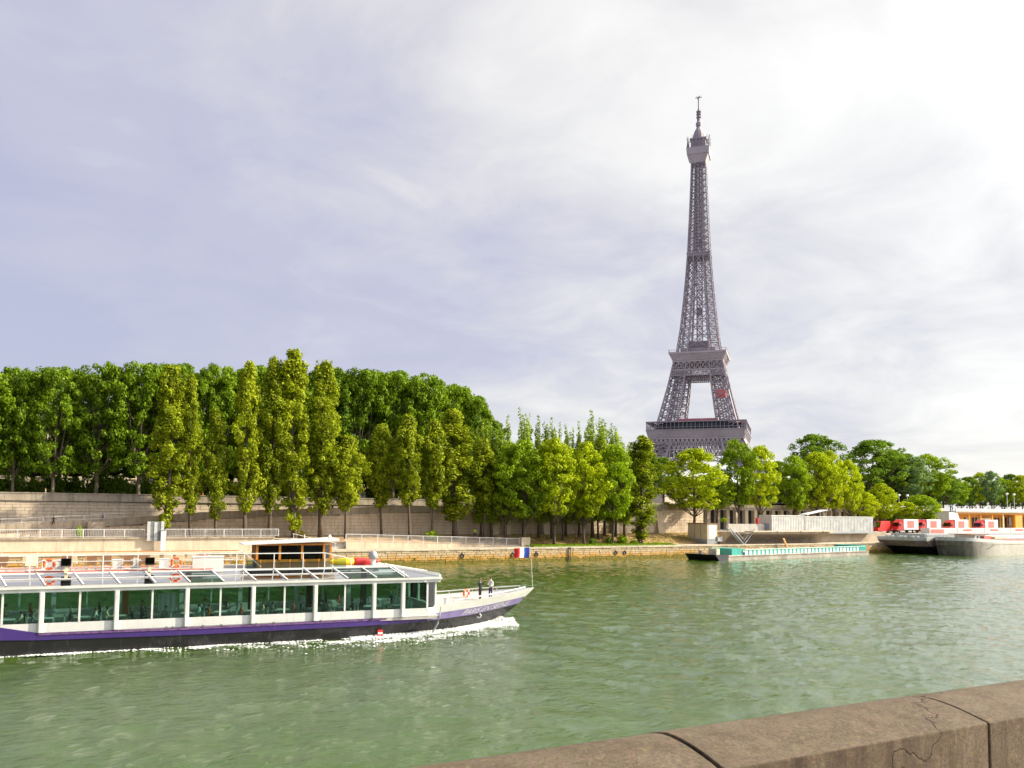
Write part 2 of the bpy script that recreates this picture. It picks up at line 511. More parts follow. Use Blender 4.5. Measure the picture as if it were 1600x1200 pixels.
# ---- water: one sheet, fine over the reach in view
def water_sheet():
    xs = np.concatenate([[-4000, -1500, -600, -250, -120], np.arange(-75, 236, 0.42), [250, 300, 400, 700, 1500, 4000]])
    ys = np.concatenate([[3.2, 8, 14], np.arange(18, 135.0, 0.36), [135.6, 136.4]])
    X, Y = np.meshgrid(xs, ys, indexing='ij')
    Z = np.zeros_like(X)
    for i in range(90):
        lam = math.exp(rng.uniform(math.log(1.0), math.log(5.5)))
        th = rng.normal(0.35, 0.75)
        k = 2 * math.pi / lam
        amp = 0.0056 * lam ** 0.42
        Z += amp * np.sin(k * (X * math.cos(th) + Y * math.sin(th)) + rng.uniform(0, 6.28))
    # patches of stronger and weaker chop
    patch = 0.75 + 0.35 * np.sin(X * 0.061 + 1.3 * np.sin(Y * 0.043)) * np.sin(Y * 0.083 + 0.9 * np.sin(X * 0.037 + 1.0))
    Z *= patch
    dense = (X > -74) & (X < 234) & (Y > 18) & (Y < 134.5)
    Z = np.where(dense, Z, 0)
    nx, ny = X.shape
    co = np.stack([X, Y, Z], -1).reshape(-1, 3).astype(np.float32)
    idx = np.arange(nx * ny).reshape(nx, ny)
    q = np.stack([idx[:-1, :-1], idx[1:, :-1], idx[1:, 1:], idx[:-1, 1:]], -1).reshape(-1)
    me = bpy.data.meshes.new('river')
    me.vertices.add(len(co))
    me.vertices.foreach_set('co', co.reshape(-1))
    me.loops.add(len(q))
    me.loops.foreach_set('vertex_index', q.astype(np.int32))
    nf = len(q) // 4
    me.polygons.add(nf)
    me.polygons.foreach_set('loop_start', np.arange(0, len(q), 4, dtype=np.int32))
    me.polygons.foreach_set('use_smooth', np.ones(nf, dtype=bool))
    me.update(calc_edges=True)
    return me
mw, nt, b = new_mat('river_water')
pos = geo_pos(nt)
big = noise_node(nt, pos, 0.03, 4, 0.5, 0.5)
nt.links.new(ramp_node(nt, big, [(0.3, (0.032, 0.074, 0.004)), (0.7, (0.050, 0.088, 0.007))]), b.inputs['Base Color'])
b.inputs['Roughness'].default_value = 0.04
b.inputs['IOR'].default_value = 1.33
b.inputs['Specular IOR Level'].default_value = 0.6
b.inputs['Coat Weight'].default_value = 0.7
b.inputs['Coat IOR'].default_value = 1.36
b.inputs['Coat Roughness'].default_value = 0.06
r1 = noise_node(nt, scaled(nt, pos, (0.8, 1.3, 1)), 1.6, 7, 0.62, 0.6)
r2 = noise_node(nt, scaled(nt, pos, (1.0, 1.5, 1)), 0.55, 3, 0.55, 0.4)
mm = nn(nt, 'ShaderNodeMath', operation='MULTIPLY_ADD')
nt.links.new(r2, mm.inputs[0])
mm.inputs[1].default_value = 0.9
nt.links.new(r1, mm.inputs[2])
add_bump(nt, b, mm.outputs[0], 1.0, 0.07)
M['water'] = mw
wm = water_sheet()
wm.materials.append(mw)
struct(obj('river', wm))

# ---- land
mb = MB()
mb.add([(-4000, 162.4, 10.7), (6000, 162.4, 10.7), (6000, 9000, 10.7), (-4000, 9000, 10.7)], [(0, 1, 2, 3)])
struct(mb.build('upper_ground', M['asphalt']))
mb = MB()
mb.box(-200, 420, 135.9, 152.3, -1.5, 2.5)
struct(mb.build('lower_quay', M['paving']))
RAMP_TOP = [(-40, 5.2), (-5.5, 6.6), (5, 7.2), (16.6, 8.0), (25.8, 8.8), (45, 9.6), (63, 10.2), (90, 10.7), (131, 11.3), (140, 11.5)]
def ramp_top(u):
    return interp(u, RAMP_TOP)
def bank_z(u, v):
    if u < 34:
        return 4.55
    t = min(1, max(0, (v - 142.6) / 9.0))
    if u < 138:
        lo = 2.62 if u > 46 else lerp(4.5, 2.62, (u - 34) / 12)
        lo = max(lo, interp(u, [(47, 3.7), (84, 2.62)])) if u < 84 else lo
        return lerp(lo, interp(u, [(34, 4.5), (130, 4.75)]), t)
    return 0
mb = MB()
us = [-60, -30, 0] + list(range(20, 139, 4))
vsl = [142.15, 143.0, 145, 147, 149, 151, 152.3]
vv = [(u, v, bank_z(u, v) + (0.05 * math.sin(u * 1.7 + v * 2.1) if 143.5 < v < 151 else 0)) for u in us for v in vsl]
n = len(vsl)
mb.add(vv, [(i * n + j, (i + 1) * n + j, (i + 1) * n + j + 1, i * n + j + 1) for i in range(len(us) - 1) for j in range(n - 1)])
struct(mb.build('bank_ground', M['earth']))
mb = MB()
mb.prism_z([(83.5, 138.6), (119, 138.4), (121, 140.0), (117, 142.9), (83.5, 143.2)], 2.5, 2.72)
struct(mb.build('grass_verge', M['grass']))
# road ramp up to the street
mb = MB()
us = [-60, -40, -20, -5.5, 5, 16.6, 25.8, 35, 45, 55, 63, 75, 90, 110, 131, 140]
rv = []
for u in us:
    z = min(ramp_top(u) - 1.0, 10.68)
    rv += [(u, 152.5, z), (u, 161.7, z)]
mb.add(rv, [(2 * i, 2 * i + 2, 2 * i + 3, 2 * i + 1) for i in range(len(us) - 1)])
struct(mb.build('ramp_road', M['asphalt']))
# raised quay on the right
mb = MB()
mb.box(140.2, 193, 141.5, 162.0, 2.4, 5.0)
mb.box(193.01, 420, 136.6, 162.0, 2.4, 4.3)
struct(mb.build('raised_quay', M['paving']))

# ---- masonry walls, stone by stone
unit = MB()
bv = 0.06
for sx in (0,):
    unit.add([(0, 0, 0), (1, 0, 0), (1, 0, 1), (0, 0, 1), (bv * .4, -1, bv), (1 - bv * .4, -1, bv), (1 - bv * .4, -1, 1 - bv), (bv * .4, -1, 1 - bv)],
             [(0, 1, 5, 4), (1, 2, 6, 5), (2, 3, 7, 6), (3, 0, 4, 7), (4, 5, 6, 7)])
def stone_wall(name, label, u0, u1, v, zlo, zhi, course, length, mat, core_mat, proud=0.07, limit=300, focus=60, core_depth=0.8, skip=None):
    """core wall facing the river plus separate stones; zlo/zhi functions of u"""
    root = thing(name, label, 'wall', ((u0 + u1) / 2, v, zlo((u0 + u1) / 2)))
    ox, oz = root.location.x, root.location.z
    core = MB()
    st = 4.0
    k = max(1, int((u1 - u0) / st))
    ul = [u0 + (u1 - u0) * i / k for i in range(k + 1)]
    cv = []
    for u in ul:
        cv += [(u - ox, 0, zlo(u) - 0.6 - oz), (u - ox, 0, zhi(u) - oz), (u - ox, core_depth, zhi(u) - oz), (u - ox, core_depth, zlo(u) - 0.6 - oz)]
    fs = []
    for i in range(k):
        for j in range(4):
            a, b2 = 4 * i + j, 4 * i + (j + 1) % 4
            fs.append((a, b2, b2 + 4, a + 4))
    fs += [(0, 1, 2, 3), tuple(4 * k + j for j in (3, 2, 1, 0))]
    core.add(cv, fs)
    core.build('core', core_mat, root)
    um = unit.mesh('stone_block', mat)
    blocks = []
    z_all = min(zlo(u) for u in ul)
    z_top = max(zhi(u) for u in ul)
    rows = int((z_top - z_all) / course) + 1
    for r in range(rows):
        z = z_all + r * course
        u = u0 + 0.02 - random.uniform(0, length * .5) * 0
        first = True
        while u < u1 - 0.1:
            L = length * random.uniform(0.7, 1.35)
            if first and r % 2:
                L *= 0.55
            first = False
            L = min(L, u1 - u)
            um_ = u + L / 2
            a, b2 = max(z, max(zlo(u), zlo(u + L)) if zlo(u) != zlo(u + L) else zlo(u)), min(z + course, min(zhi(u), zhi(u + L)))
            if b2 - a > course * 0.3 and not (skip and skip(um_, (a + b2) / 2)):
                blocks.append((abs(um_ - focus), u, L, a, b2 - a))
            u += L
    blocks.sort()
    rest = MB()
    for i, (_, u, L, z, h) in enumerate(blocks):
        p = proud * random.uniform(0.45, 1.25)
        g = 0.018
        if i < limit:
            obj('stone_block', um, root, (u - ox + g, 0, z - oz + g), 0, (L - 2 * g, p, h - 2 * g))
        else:
            rest.add([(u - ox + g + q[0] * (L - 2 * g), q[1] * p, z - oz + g + q[2] * (h - 2 * g)) for q in unit.v], unit.f)
    if rest.v:
        stuff(rest.build('stone_blocks', mat, root))
    return root
qz0, qz1 = (lambda u: -0.25), (lambda u: 2.28)
qw = stone_wall('quay_wall', 'low stained stone quay wall rising from the river along the far bank', -60, 300, 135.9, qz0, qz1, 0.42, 1.25, M['quay'], M['mortar'], 0.10, 300, 82)
ox, oz = qw.location.x, qw.location.z
mb = MB()
u = -60
while u < 300:
    L = random.uniform(2.2, 3.6)
    mb.box(u - ox + .015, min(300, u + L) - ox - .015, -0.20 + random.uniform(-.02, .02), 0.55, 2.285 - oz, 2.56 - oz + random.uniform(-.012, .012))
    u += L
stuff(mb.build('coping', M['concrete_warm'], qw))
# mooring rings and ladder set in the quay wall
for x in (722, 801, 838, 962, 976):
    p = at_v(x, 868, 135.8)
    mb = MB()
    mb.torus((p.x - ox, -0.16, 1.25 - oz), 0.34, 0.09, 'y')
    mb.cbox((p.x - ox, -0.1, 1.65 - oz), (0.3, 0.12, 0.3))
    mb.build('mooring_ring', M['black'], qw, True)
p = at_v(889, 868, 135.8)
mb = MB()
for dx in (-.24, .24):
    mb.cbox((p.x - ox + dx, -0.26, 1.2 - oz), (0.09, 0.1, 2.6))
for k in range(9):
    mb.cbox((p.x - ox, -0.26, 0.15 + k * 0.29 - oz), (0.5, 0.07, 0.07))
mb.build('ladder', M['black'], qw)

# ramp retaining wall with its cornice and parapet
def cap_run(name, root, u0, u1, y0, y1, dz0, dz1, ztop, mat, L=3.0, st=False):
    """a course of long stones following the wall top"""
    ox, oy, oz = root.location
    u = u0
    while u < u1 - 0.2:
        e_ = min(u1, u + L * random.uniform(.85, 1.15))
        a, c = ztop(u), ztop(e_)
        mb = MB()
        g = 0.012
        mb.add([(u - ox + g, y0, a + dz0 - oz), (e_ - ox - g, y0, c + dz0 - oz), (e_ - ox - g, y1, c + dz0 - oz), (u - ox + g, y1, a + dz0 - oz),
                (u - ox + g, y0, a + dz1 - oz), (e_ - ox - g, y0, c + dz1 - oz), (e_ - ox - g, y1, c + dz1 - oz), (u - ox + g, y1, a + dz1 - oz)],
               [(3, 2, 1, 0), (4, 5, 6, 7), (0, 1, 5, 4), (1, 2, 6, 5), (2, 3, 7, 6), (3, 0, 4, 7)])
        mb.build(name, mat, root)
        u = e_
rz_lo = lambda u: bank_z(min(u, 137), 152)
rz_hi = lambda u: ramp_top(u) - 1.25
rw = stone_wall('ramp_wall', 'tall pale block retaining wall under the sloping road, behind the poplar trunks', -60, 139.5, 152.2, rz_lo, rz_hi, 0.62, 1.7, M['wall'], M['mortar'], 0.05, 300, 70, 0.3)
cap_run('cornice_stone', rw, -60, 139.5, -0.22, 0.28, -1.24, -1.0, ramp_top, M['wall_grey'])
cap_run('parapet_stone', rw, -60, 139.5, -0.06, 0.26, -0.995, 0, ramp_top, M['wall_grey'], 2.4)
for x in (771, 791, 852, 888, 960, 1000, 1030):                       # buttresses
    p = at_v(x, 825, 152)
    mb = MB()
    zb = bank_z(p.x, 151.5)
    mb.prism_x([(-1.1, zb - .3 - rw.location.z), (0.0, zb - .3 - rw.location.z), (0.0, rz_hi(p.x) - .05 - rw.location.z), (-0.35, rz_hi(p.x) - .5 - rw.location.z)], p.x - .8 - rw.location.x, p.x + .8 - rw.location.x)
    mb.build('buttress', M['wall'], rw)
# upper street wall
uz_lo = lambda u: (ramp_top(u) - 1.0) if u < 70 else 9.6
uz_hi = lambda u: 10.35
uw = stone_wall('street_wall', 'long grey stone parapet wall of the upper street under the big trees', -60, 139.5, 161.9, uz_lo, uz_hi, 0.55, 1.5, M['wall'], M['mortar'], 0.05, 200, 10, 0.5)
flat = lambda u: 11.75
cap_run('cornice_stone', uw, -60, 139.5, -0.26, 0.45, -1.40, -1.12, flat, M['wall_grey'], 3.2)
cap_run('parapet_stone', uw, -60, 139.5, -0.08, 0.40, -1.115, -0.16, flat, M['wall_grey'], 2.6)
cap_run('capping_stone', uw, -60, 139.5, -0.16, 0.48, -0.155, 0, flat, M['wall_grey'], 3.4)

# right: street wall carried on pillars with dark openings
pw = thing('pillared_wall', 'street wall on square pillars with dark openings, behind the white containers', 'wall', (190, 162, 5))
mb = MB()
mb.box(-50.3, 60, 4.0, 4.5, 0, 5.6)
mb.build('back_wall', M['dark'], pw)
mb = MB()
mb.box(-50.3, 60, -0.1, 4.0, 5.25, 5.6)
mb.build('slab', M['concrete'], pw)
u = -50.2
while u < 58:
    mb = MB()
    mb.box(u, u + 1.1, 0, 1.1, 0, 5.24)
    mb.build('pillar', M['concrete_warm'], pw)
    u += 3.35
cap_run('cornice_stone', pw, 139.7, 250, -0.3, 0.5, -1.14, -0.92, flat, M['wall_grey'], 4)
cap_run('parapet_stone', pw, 139.7, 250, -0.1, 0.42, -0.915, 0, flat, M['concrete_warm'], 4)

# ---- lower terrace walls and railings on the left
tw = thing('terrace_wall', 'plastered terrace wall below the white railing, left of the iron sheets', 'wall', (-12, 142.1, 2.5))
mb = MB()
mb.box(-48, 46.5, 0.0, 0.5, 0, 2.0)
mb.build('face', M['concrete_warm'], tw)
mb = MB()
mb.box(-48, 46.5, -0.22, 0.55, 2.005, 2.24)
mb.build('ledge', M['wall_grey'], tw)
rwall = thing('sloping_kerb_wall', 'low sloping stone wall carrying the descending railing', 'wall', (47, 142.1, 2.5))
mb = MB()
mb.add([(0, 0, 0), (35.6, 0, 0), (35.6, .5, 0), (0, .5, 0), (0, 0, 1.25), (35.6, 0, .2), (35.6, .5, .2), (0, .5, 1.25)],
       [(3, 2, 1, 0), (4, 5, 6, 7), (0, 1, 5, 4), (1, 2, 6, 5), (2, 3, 7, 6), (3, 0, 4, 7)])
mb.build('face', M['concrete_warm'], rwall)
mb = MB()
mb.box(35.62, 37.6, -.3, 1.0, 0, 1.75)
mb.build('end_block', M['concrete_warm'], rwall)
def railing(label, pts, h=1.25, post=2.9, bal=0.22):
    """handrail, posts and balusters along a polyline"""
    root = thing('railing', label, 'railing', pts[0])
    P = [Vector(p) - Vector(pts[0]) for p in pts]
    up = Vector((0, 0, h))
    bals = MB()
    for a, b2 in zip(P, P[1:]):
        L = (b2 - a).length
        mb = MB()
        mb.bar(a + up, b2 + up, 0.055)
        mb.build('handrail', M['rail'], root)
        mb = MB()
        mb.bar(a + up * .12, b2 + up * .12, 0.035)
        mb.build('bottom_rail', M['rail'], root)
        k = max(1, round(L / post))
        for i in range(k + 1):
            q = a.lerp(b2, i / k)
            mb = MB()
            mb.bar(Vector((0, 0, 0)), up, 0.065)
            mb.build('post', M['rail'], root).location = q
        nb = int(L / bal)
        for i in range(nb):
            q = a.lerp(b2, (i + .5) / nb)
            bals.bar(q + up * .12, q + up, 0.022)
    stuff(bals.build('balusters', M['rail'], root))
    return root
railing('white railing along the terrace edge, left of the corrugated iron sheets', [(-40, 142.3, 4.74), (14.3, 142.3, 4.74)])
railing('white railing along the terrace edge, right of the corrugated iron sheets', [(17.4, 142.3, 4.74), (35.2, 142.3, 4.74)])
railing('long white railing descending to the quay behind the bow', [(47, 142.3, 3.75), (82.4, 142.3, 2.7)], 1.35)
railing('thin railing on the sloping road at far left', [(-30, 152.6, 5.6), (-5.5, 152.6, 6.6), (12, 152.6, 7.65)], 0.75, 3, 3.0)
# steps
st = thing('quay_steps', 'stone steps with a handrail leading down to the quay behind the wheelhouse', 'steps', (37, 141.0, 2.5))
for k in range(8):
    mb = MB()
    mb.box(k * 0.9 - .2, k * .9 + .72, -1.6, 1.05, 0.0, 1.9 - k * .24)
    mb.build('step', M['concrete'], st)
mb = MB()
mb.bar((-.2, -1.6, 2.8), (7.4, -1.6, 1.1), .05)
for k in range(5):
    mb.bar((k * 1.8, -1.6, 1.6 - k * .42), (k * 1.8, -1.6, 2.75 - k * .40), .04)
mb.build('handrail', M['rail'], st)
# corrugated iron sheets on the terrace corner
cs = thing('corrugated_hoarding', 'upright grey corrugated iron sheets at a gap in the terrace railing', 'hoarding', (14.6, 141.4, 4.2))
for s in range(5):
    mb = MB()
    pr = []
    for i in range(9):
        pr.append((s * .5 + i * .058, 0.07 * (i % 2) + s * .05 % .1))
    pr2 = [(x, y + .03) for x, y in pr[::-1]]
    mb.prism_z(pr + pr2, 0.0, 3.0 + 0.06 * math.sin(s * 2.1))
    mb.build('sheet', M['steel'] if s % 2 else M['rail'], cs)
cs2 = thing('steel_post', 'square grey steel post standing below the corrugated sheets', 'post', (16.9, 141.2, 2.5))
mb = MB()
mb.box(-.35, .35, -.25, .25, 0, 3.3)
mb.build('shaft', M['rail'], cs2)
mb = MB()
mb.box(-.42, .42, -.32, .32, 3.3, 3.42)
mb.build('cap', M['steel'], cs2)
# plinth blocks on the ramp edge at left
tag(MB.build((lambda m: (m.box(6.6, 9.2, 150.6, 151.9, 4.5, 7.0), m)[1])(MB()), 'stone_plinth', M['wall_grey']), 'squat grey stone block against the ramp wall at left', 'plinth')

# ---- near bank: parapet in front of the camera
PA = R(-1.7)
par = thing('parapet', 'brown weathered stone parapet with joints in the bottom right corner', 'wall', (0, 2.02, 7.72), PA)
mp, nt, b = new_mat('parapet_stone')
pos = geo_pos(nt)
f1 = noise_node(nt, pos, 5.0, 10, 0.72, 0.3)
c = ramp_node(nt, f1, [(0.25, (0.08, 0.058, 0.038)), (0.5, (0.14, 0.105, 0.070)), (0.75, (0.205, 0.165, 0.12))])
c = mixc(nt, ramp_node(nt, noise_node(nt, pos, 28, 5, 0.7), [(0.5, (0, 0, 0)), (0.68, (.6,) * 3)]), c, (0.22, 0.135, 0.115))
c = mixc(nt, ramp_node(nt, noise_node(nt, scaled(nt, pos, (1, 1.3, 1)), 37, 5, 0.7), [(0.52, (0, 0, 0)), (0.68, (.6,) * 3)]), c, (0.24, 0.20, 0.10))
f2 = noise_node(nt, pos, 75, 8, 0.85)
c = mixc(nt, ramp_node(nt, f2, [(0.46, (0, 0, 0)), (0.68, (.85,) * 3)]), c, (0.045, 0.032, 0.024))
f3 = noise_node(nt, scaled(nt, pos, (9, 9, 1.0)), 1.0, 6, 0.7)
sepn = nn(nt, 'ShaderNodeSeparateXYZ')
nt.links.new(nn(nt, 'ShaderNodeNewGeometry').outputs['Normal'], sepn.inputs[0])
vert = ramp_node(nt, sepn.outputs[2], [(0.2, (1, 1, 1)), (0.6, (0, 0, 0))])
stk = mixc(nt, 1.0, ramp_node(nt, f3, [(0.42, (0, 0, 0)), (0.66, (.85,) * 3)]), vert, 'MULTIPLY')
c = mixc(nt, stk, c, (0.045, 0.028, 0.02))
# meandering crack along the coping
wv = nn(nt, 'ShaderNodeTexVoronoi', feature='DISTANCE_TO_EDGE')
wv.inputs['Scale'].default_value = 1.1
mpn = nn(nt, 'ShaderNodeVectorMath', operation='ADD')
nzc = nn(nt, 'ShaderNodeTexNoise')
nzc.inputs['Scale'].default_value = 6
nzc.inputs['Detail'].default_value = 8
nt.links.new(pos, nzc.inputs['Vector'])
scn = nn(nt, 'ShaderNodeVectorMath', operation='SCALE')
scn.inputs['Scale'].default_value = 0.25
nt.links.new(nzc.outputs['Color'], scn.inputs[0])
nt.links.new(scaled(nt, pos, (0.30, 1.0, 1)), mpn.inputs[0])
nt.links.new(scn.outputs[0], mpn.inputs[1])
nt.links.new(mpn.outputs[0], wv.inputs['Vector'])
crk = ramp_node(nt, wv.outputs['Distance'], [(0.0, (.8,) * 3), (0.0065, (0, 0, 0))])
c = mixc(nt, crk, c, (0.05, 0.03, 0.022))
nt.links.new(c, b.inputs['Base Color'])
b.inputs['Roughness'].default_value = 0.85
b.inputs['Specular IOR Level'].default_value = 0.25
hh = mixc(nt, 0.5, f2, f1)
hh = mixc(nt, crk, hh, (0, 0, 0))
add_bump(nt, b, hh, 1.0, 0.02)
prof = []
W = 0.50
for i in range(13):
    t = i / 12
    prof.append((t * W, 0.985 + 0.045 * math.sin(math.pi * min(1, t * 0.92)) - 0.05 * max(0, t - .55) ** 1.5 * 3))
joints = [-3.2, -1.62, 0.3, 1.88, 3.21, 4.72, 6.2, 7.7, 9.2]
for i, (a, c2) in enumerate(zip(joints, joints[1:])):
    mb = MB()
    mb.prism_x([(0.0, -0.2)] + prof + [(W - .03, -0.2)], a + .006, c2 - .006)
    o = mb.build('coping_stone', mp, par, False)
    o.location = (0, random.uniform(-.004, .004), random.uniform(-.004, .004))
    bvm = o.modifiers.new('Bevel', 'BEVEL')
    bvm.width = 0.005
    bvm.segments = 2
    bvm.limit_method = 'ANGLE'
    bvm.angle_limit = R(40)
mb = MB()
mb.box(-6, 14, 0.05, 0.42, -0.3, 0.97)
mb.build('mortar_core', M['mortar'], par)
mb = MB()
mb.box(-200, 400, -30, 2.9, -2, 7.62)
struct(mb.build('near_quay', M['paving']))
# ================================================================== EIFFEL TOWER
TW = Vector((427.07, 468.59, 6.8))
TANG = math.atan2(TW.y, TW.x) - math.pi / 2 - R(5.8)
tower = thing('lattice_tower', 'tall iron lattice tower with two platforms and a spire behind the trees', 'tower', TW, TANG)
Z1, Z2, Z3 = 61.5, 121.0, 276.0
OUT = [(0, 62.0), (20, 50.0), (40, 39.5), (Z1, 29.6), (75, 26.0), (95, 21.2), (113, 17.6), (Z2, 15.6), (140, 12.9), (160, 10.9), (180, 9.2), (198, 8.0), (225, 6.7), (250, 5.7), (269, 5.1)]
def outw(z):
    return interp(z, OUT)
def legw(z):
    return interp(z, [(0, 25), (Z1, 14.5), (113, 9.4), (Z2, 7.6), (160, 5.6), (198, 4.6), (269, 3.0)])
def truss(mb, ring, zs, rc, rb, double=False, faces=(0, 1, 2, 3), horiz=True):
    """square lattice column; ring(z) -> four corners"""
    for za, zb in zip(zs, zs[1:]):
        A, B = ring(za), ring(zb)
        for k in range(4):
            mb.bar(A[k], B[k], rc)
        for k in faces:
            k2 = (k + 1) % 4
            mb.bar(A[k], B[k2], rb)
            mb.bar(A[k2], B[k], rb)
            if horiz:
                mb.bar(B[k], B[k2], rb * 1.15)
            if double:
                am, bm_ = (A[k] + A[k2]) / 2, (B[k] + B[k2]) / 2
                mb.bar(am, bm_, rb * .9)
                mid = [(A[k] + B[k]) / 2, (A[k2] + B[k2]) / 2]
                mb.bar(am, mid[0], rb * .8)
                mb.bar(am, mid[1], rb * .8)
                mb.bar(bm_, mid[0], rb * .8)
                mb.bar(bm_, mid[1], rb * .8)
def leg_ring(sx, sy):
    def ring(z):
        o, w = outw(z), legw(z)
        return [Vector((sx * (o - a * w), sy * (o - c * w), z)) for a, c in ((0, 0), (1, 0), (1, 1), (0, 1))]
    return ring
for sx in (-1, 1):
    for sy in (-1, 1):
        mb = MB()
        truss(mb, leg_ring(sx, sy), [0, 9, 18, 27, 36, 44, 52, Z1 - 2], 1.0, 0.5, True)
        stuff(mb.build('lower_leg', M['iron'], tower))
        mb = MB()
        truss(mb, leg_ring(sx, sy), [Z1 - 2, 67, 73, 79, 85, 91, 97, 103, 109, 115], 0.70, 0.34, False)
        # inclined lift track inside the leg
        for dx in (.35, .65):
            a = Vector((sx * (outw(Z1) - legw(Z1) * dx), sy * (outw(Z1) - legw(Z1) * .5), Z1))
            b2 = Vector((sx * (outw(115) - legw(115) * dx), sy * (outw(115) - legw(115) * .5), 115))
            mb.bar(a, b2, 0.5)
        stuff(mb.build('middle_leg', M['iron'], tower))
        mb = MB()
        zs = [Z2 - 1] + list(np.arange(127, 200, 6.2)) + [199]
        truss(mb, leg_ring(sx, sy), zs, 0.55, 0.20, False)
        stuff(mb.build('upper_leg', M['iron'], tower))
# braces between the upper legs
mb = MB()
zs = [Z2 + 3, 134, 146, 157, 168, 178, 188, 198]
for za, zb in zip(zs, zs[1:]):
    for s, ax_ in ((-1, 0), (1, 0), (-1, 1), (1, 1)):
        def pt(t, z):
            o = outw(z)
            i = o - legw(z)
            q = Vector((t * i, s * o, z))
            return q if ax_ == 0 else Vector((q.y, q.x, q.z))
        mb.bar(pt(-1, za), pt(1, zb), .32)
        mb.bar(pt(1, za), pt(-1, zb), .32)
        mb.bar(pt(-1, zb), pt(1, zb), .4)
stuff(mb.build('upper_bracing', M['iron'], tower))
# single shaft above the intermediate landing
mb = MB()
def shaft(z):
    o = outw(z)
    return [Vector((sx * o, sy * o, z)) for sx, sy in ((-1, -1), (1, -1), (1, 1), (-1, 1))]
zs = list(np.arange(199, 269, 5.0)) + [269]
truss(mb, shaft, zs, 0.55, 0.24, True)
def shaft_in(z):
    o = outw(z) * 0.5
    return [Vector((sx * o, sy * o, z)) for sx, sy in ((-1, -1), (1, -1), (1, 1), (-1, 1))]
truss(mb, shaft_in, zs, 0.36, 0.22, False)
for za, zb in zip(zs, zs[1:]):
    for s in (-1, 1):
        for t in (-.5, 0, .5):
            A, B = outw(za), outw(zb)
            mb.bar((t * A, s * A, za), (t * B, s * B, zb), .26)
            mb.bar((s * A, t * A, za), (s * B, t * B, zb), .26)
            # gusset plates where the diagonals cross
        zm = (za + zb) / 2
        mb.cbox((0, s * outw(zm), zm), (1.1, .2, 1.1))
        mb.cbox((s * outw(zm), 0, zm), (.2, 1.1, 1.1))
stuff(mb.build('upper_shaft', M['iron'], tower))
# lift shaft up the middle
mb = MB()
truss(mb, lambda z: [Vector((sx * 2.0, sy * 2.0, z)) for sx, sy in ((-1, -1), (1, -1), (1, 1), (-1, 1))], list(np.arange(Z2, 272, 5.0)), .36, .22, False)
for zc in (205, 152):
    mb.box(-1.8, 1.8, -1.8, 1.8, zc, zc + 5)
stuff(mb.build('lift_shaft', M['iron'], tower))
mb = MB()
mb.box(-8.3, 8.3, -8.3, 8.3, 195.6, 197.4)
mb.box(-8.8, 8.8, -8.8, 8.8, 197.42, 198.0)
mb.build('intermediate_landing', M['iron'], tower)

def frustum(mb, z0, h0, z1, h1, m=0):
    v = [(sx * h, sy * h, z) for z, h in ((z0, h0), (z1, h1)) for sx, sy in ((-1, -1), (1, -1), (1, 1), (-1, 1))]
    mb.add(v, [(3, 2, 1, 0), (4, 5, 6, 7), (0, 1, 5, 4), (1, 2, 6, 5), (2, 3, 7, 6), (3, 0, 4, 7)], m)
def ringwall(mb, z0, z1, h0, h1, th=1.2):
    """four sloping wall slabs, open in the middle"""
    for k in range(4):
        Mz = Matrix.Rotation(k * math.pi / 2, 3, 'Z')
        vs = [(-h0, -h0, z0), (h0, -h0, z0), (h0 - th, -h0 + th, z0), (-h0 + th, -h0 + th, z0), (-h1, -h1, z1), (h1, -h1, z1), (h1 - th, -h1 + th, z1), (-h1 + th, -h1 + th, z1)]
        mb.add([Mz @ Vector(p) for p in vs], [(3, 2, 1, 0), (4, 5, 6, 7), (0, 1, 5, 4), (2, 3, 7, 6)])
def lattice_band(mb, z0, z1, h, nx, r, off=0.0, rc=.5):
    for k in range(4):
        Mz = Matrix.Rotation(k * math.pi / 2, 3, 'Z')
        y = -h - off
        for i in range(nx):
            xa, xb = -h + 2 * h * i / nx, -h + 2 * h * (i + 1) / nx
            xm = (xa + xb) / 2
            for a, b2 in (((xa, z0), (xb, z1)), ((xb, z0), (xa, z1))):
                mb.bar(Mz @ Vector((a[0], y, a[1])), Mz @ Vector((b2[0], y, b2[1])), r)
            mb.bar(Mz @ Vector((xa, y, z0)), Mz @ Vector((xa, y, z1)), r * .9)
        for z in (z0, z1):
            mb.bar(Mz @ Vector((-h, y, z)), Mz @ Vector((h, y, z)), rc)
# first platform
fp = MB()
ringwall(fp, 55.8, 61.3, 33.0, 34.6, 14)
o1 = fp.build('first_platform', M['iron_light'], tower)
mb = MB()
frustum(mb, 61.32, 35.2, 62.1, 35.2)
mb.build('deck', M['iron'], o1)
mb = MB()
for k in range(4):                                   # console ribs along the frieze
    Mz = Matrix.Rotation(k * math.pi / 2, 3, 'Z')
    for i in range(29):
        x = -33.5 + i * 67 / 28
        mb.bar(Mz @ Vector((x, -33.4, 56)), Mz @ Vector((x, -35.0, 61.3)), .32)
stuff(mb.build('console_ribs', M['iron_light'], o1))
mb = MB()
for k in range(4):                                   # gallery posts and rails
    Mz = Matrix.Rotation(k * math.pi / 2, 3, 'Z')
    for i in range(25):
        x = -34.6 + i * 69.2 / 24
        mb.bar(Mz @ Vector((x, -34.8, 62.1)), Mz @ Vector((x, -34.8, 67.2)), .2)
    mb.bar(Mz @ Vector((-34.8, -34.8, 63.6)), Mz @ Vector((34.8, -34.8, 63.6)), .2)
stuff(mb.build('gallery_posts', M['iron'], o1))
mb = MB()
ringwall(mb, 67.2, 67.9, 35.3, 35.3, 5)
mb.build('gallery_roof', M['iron'], o1)
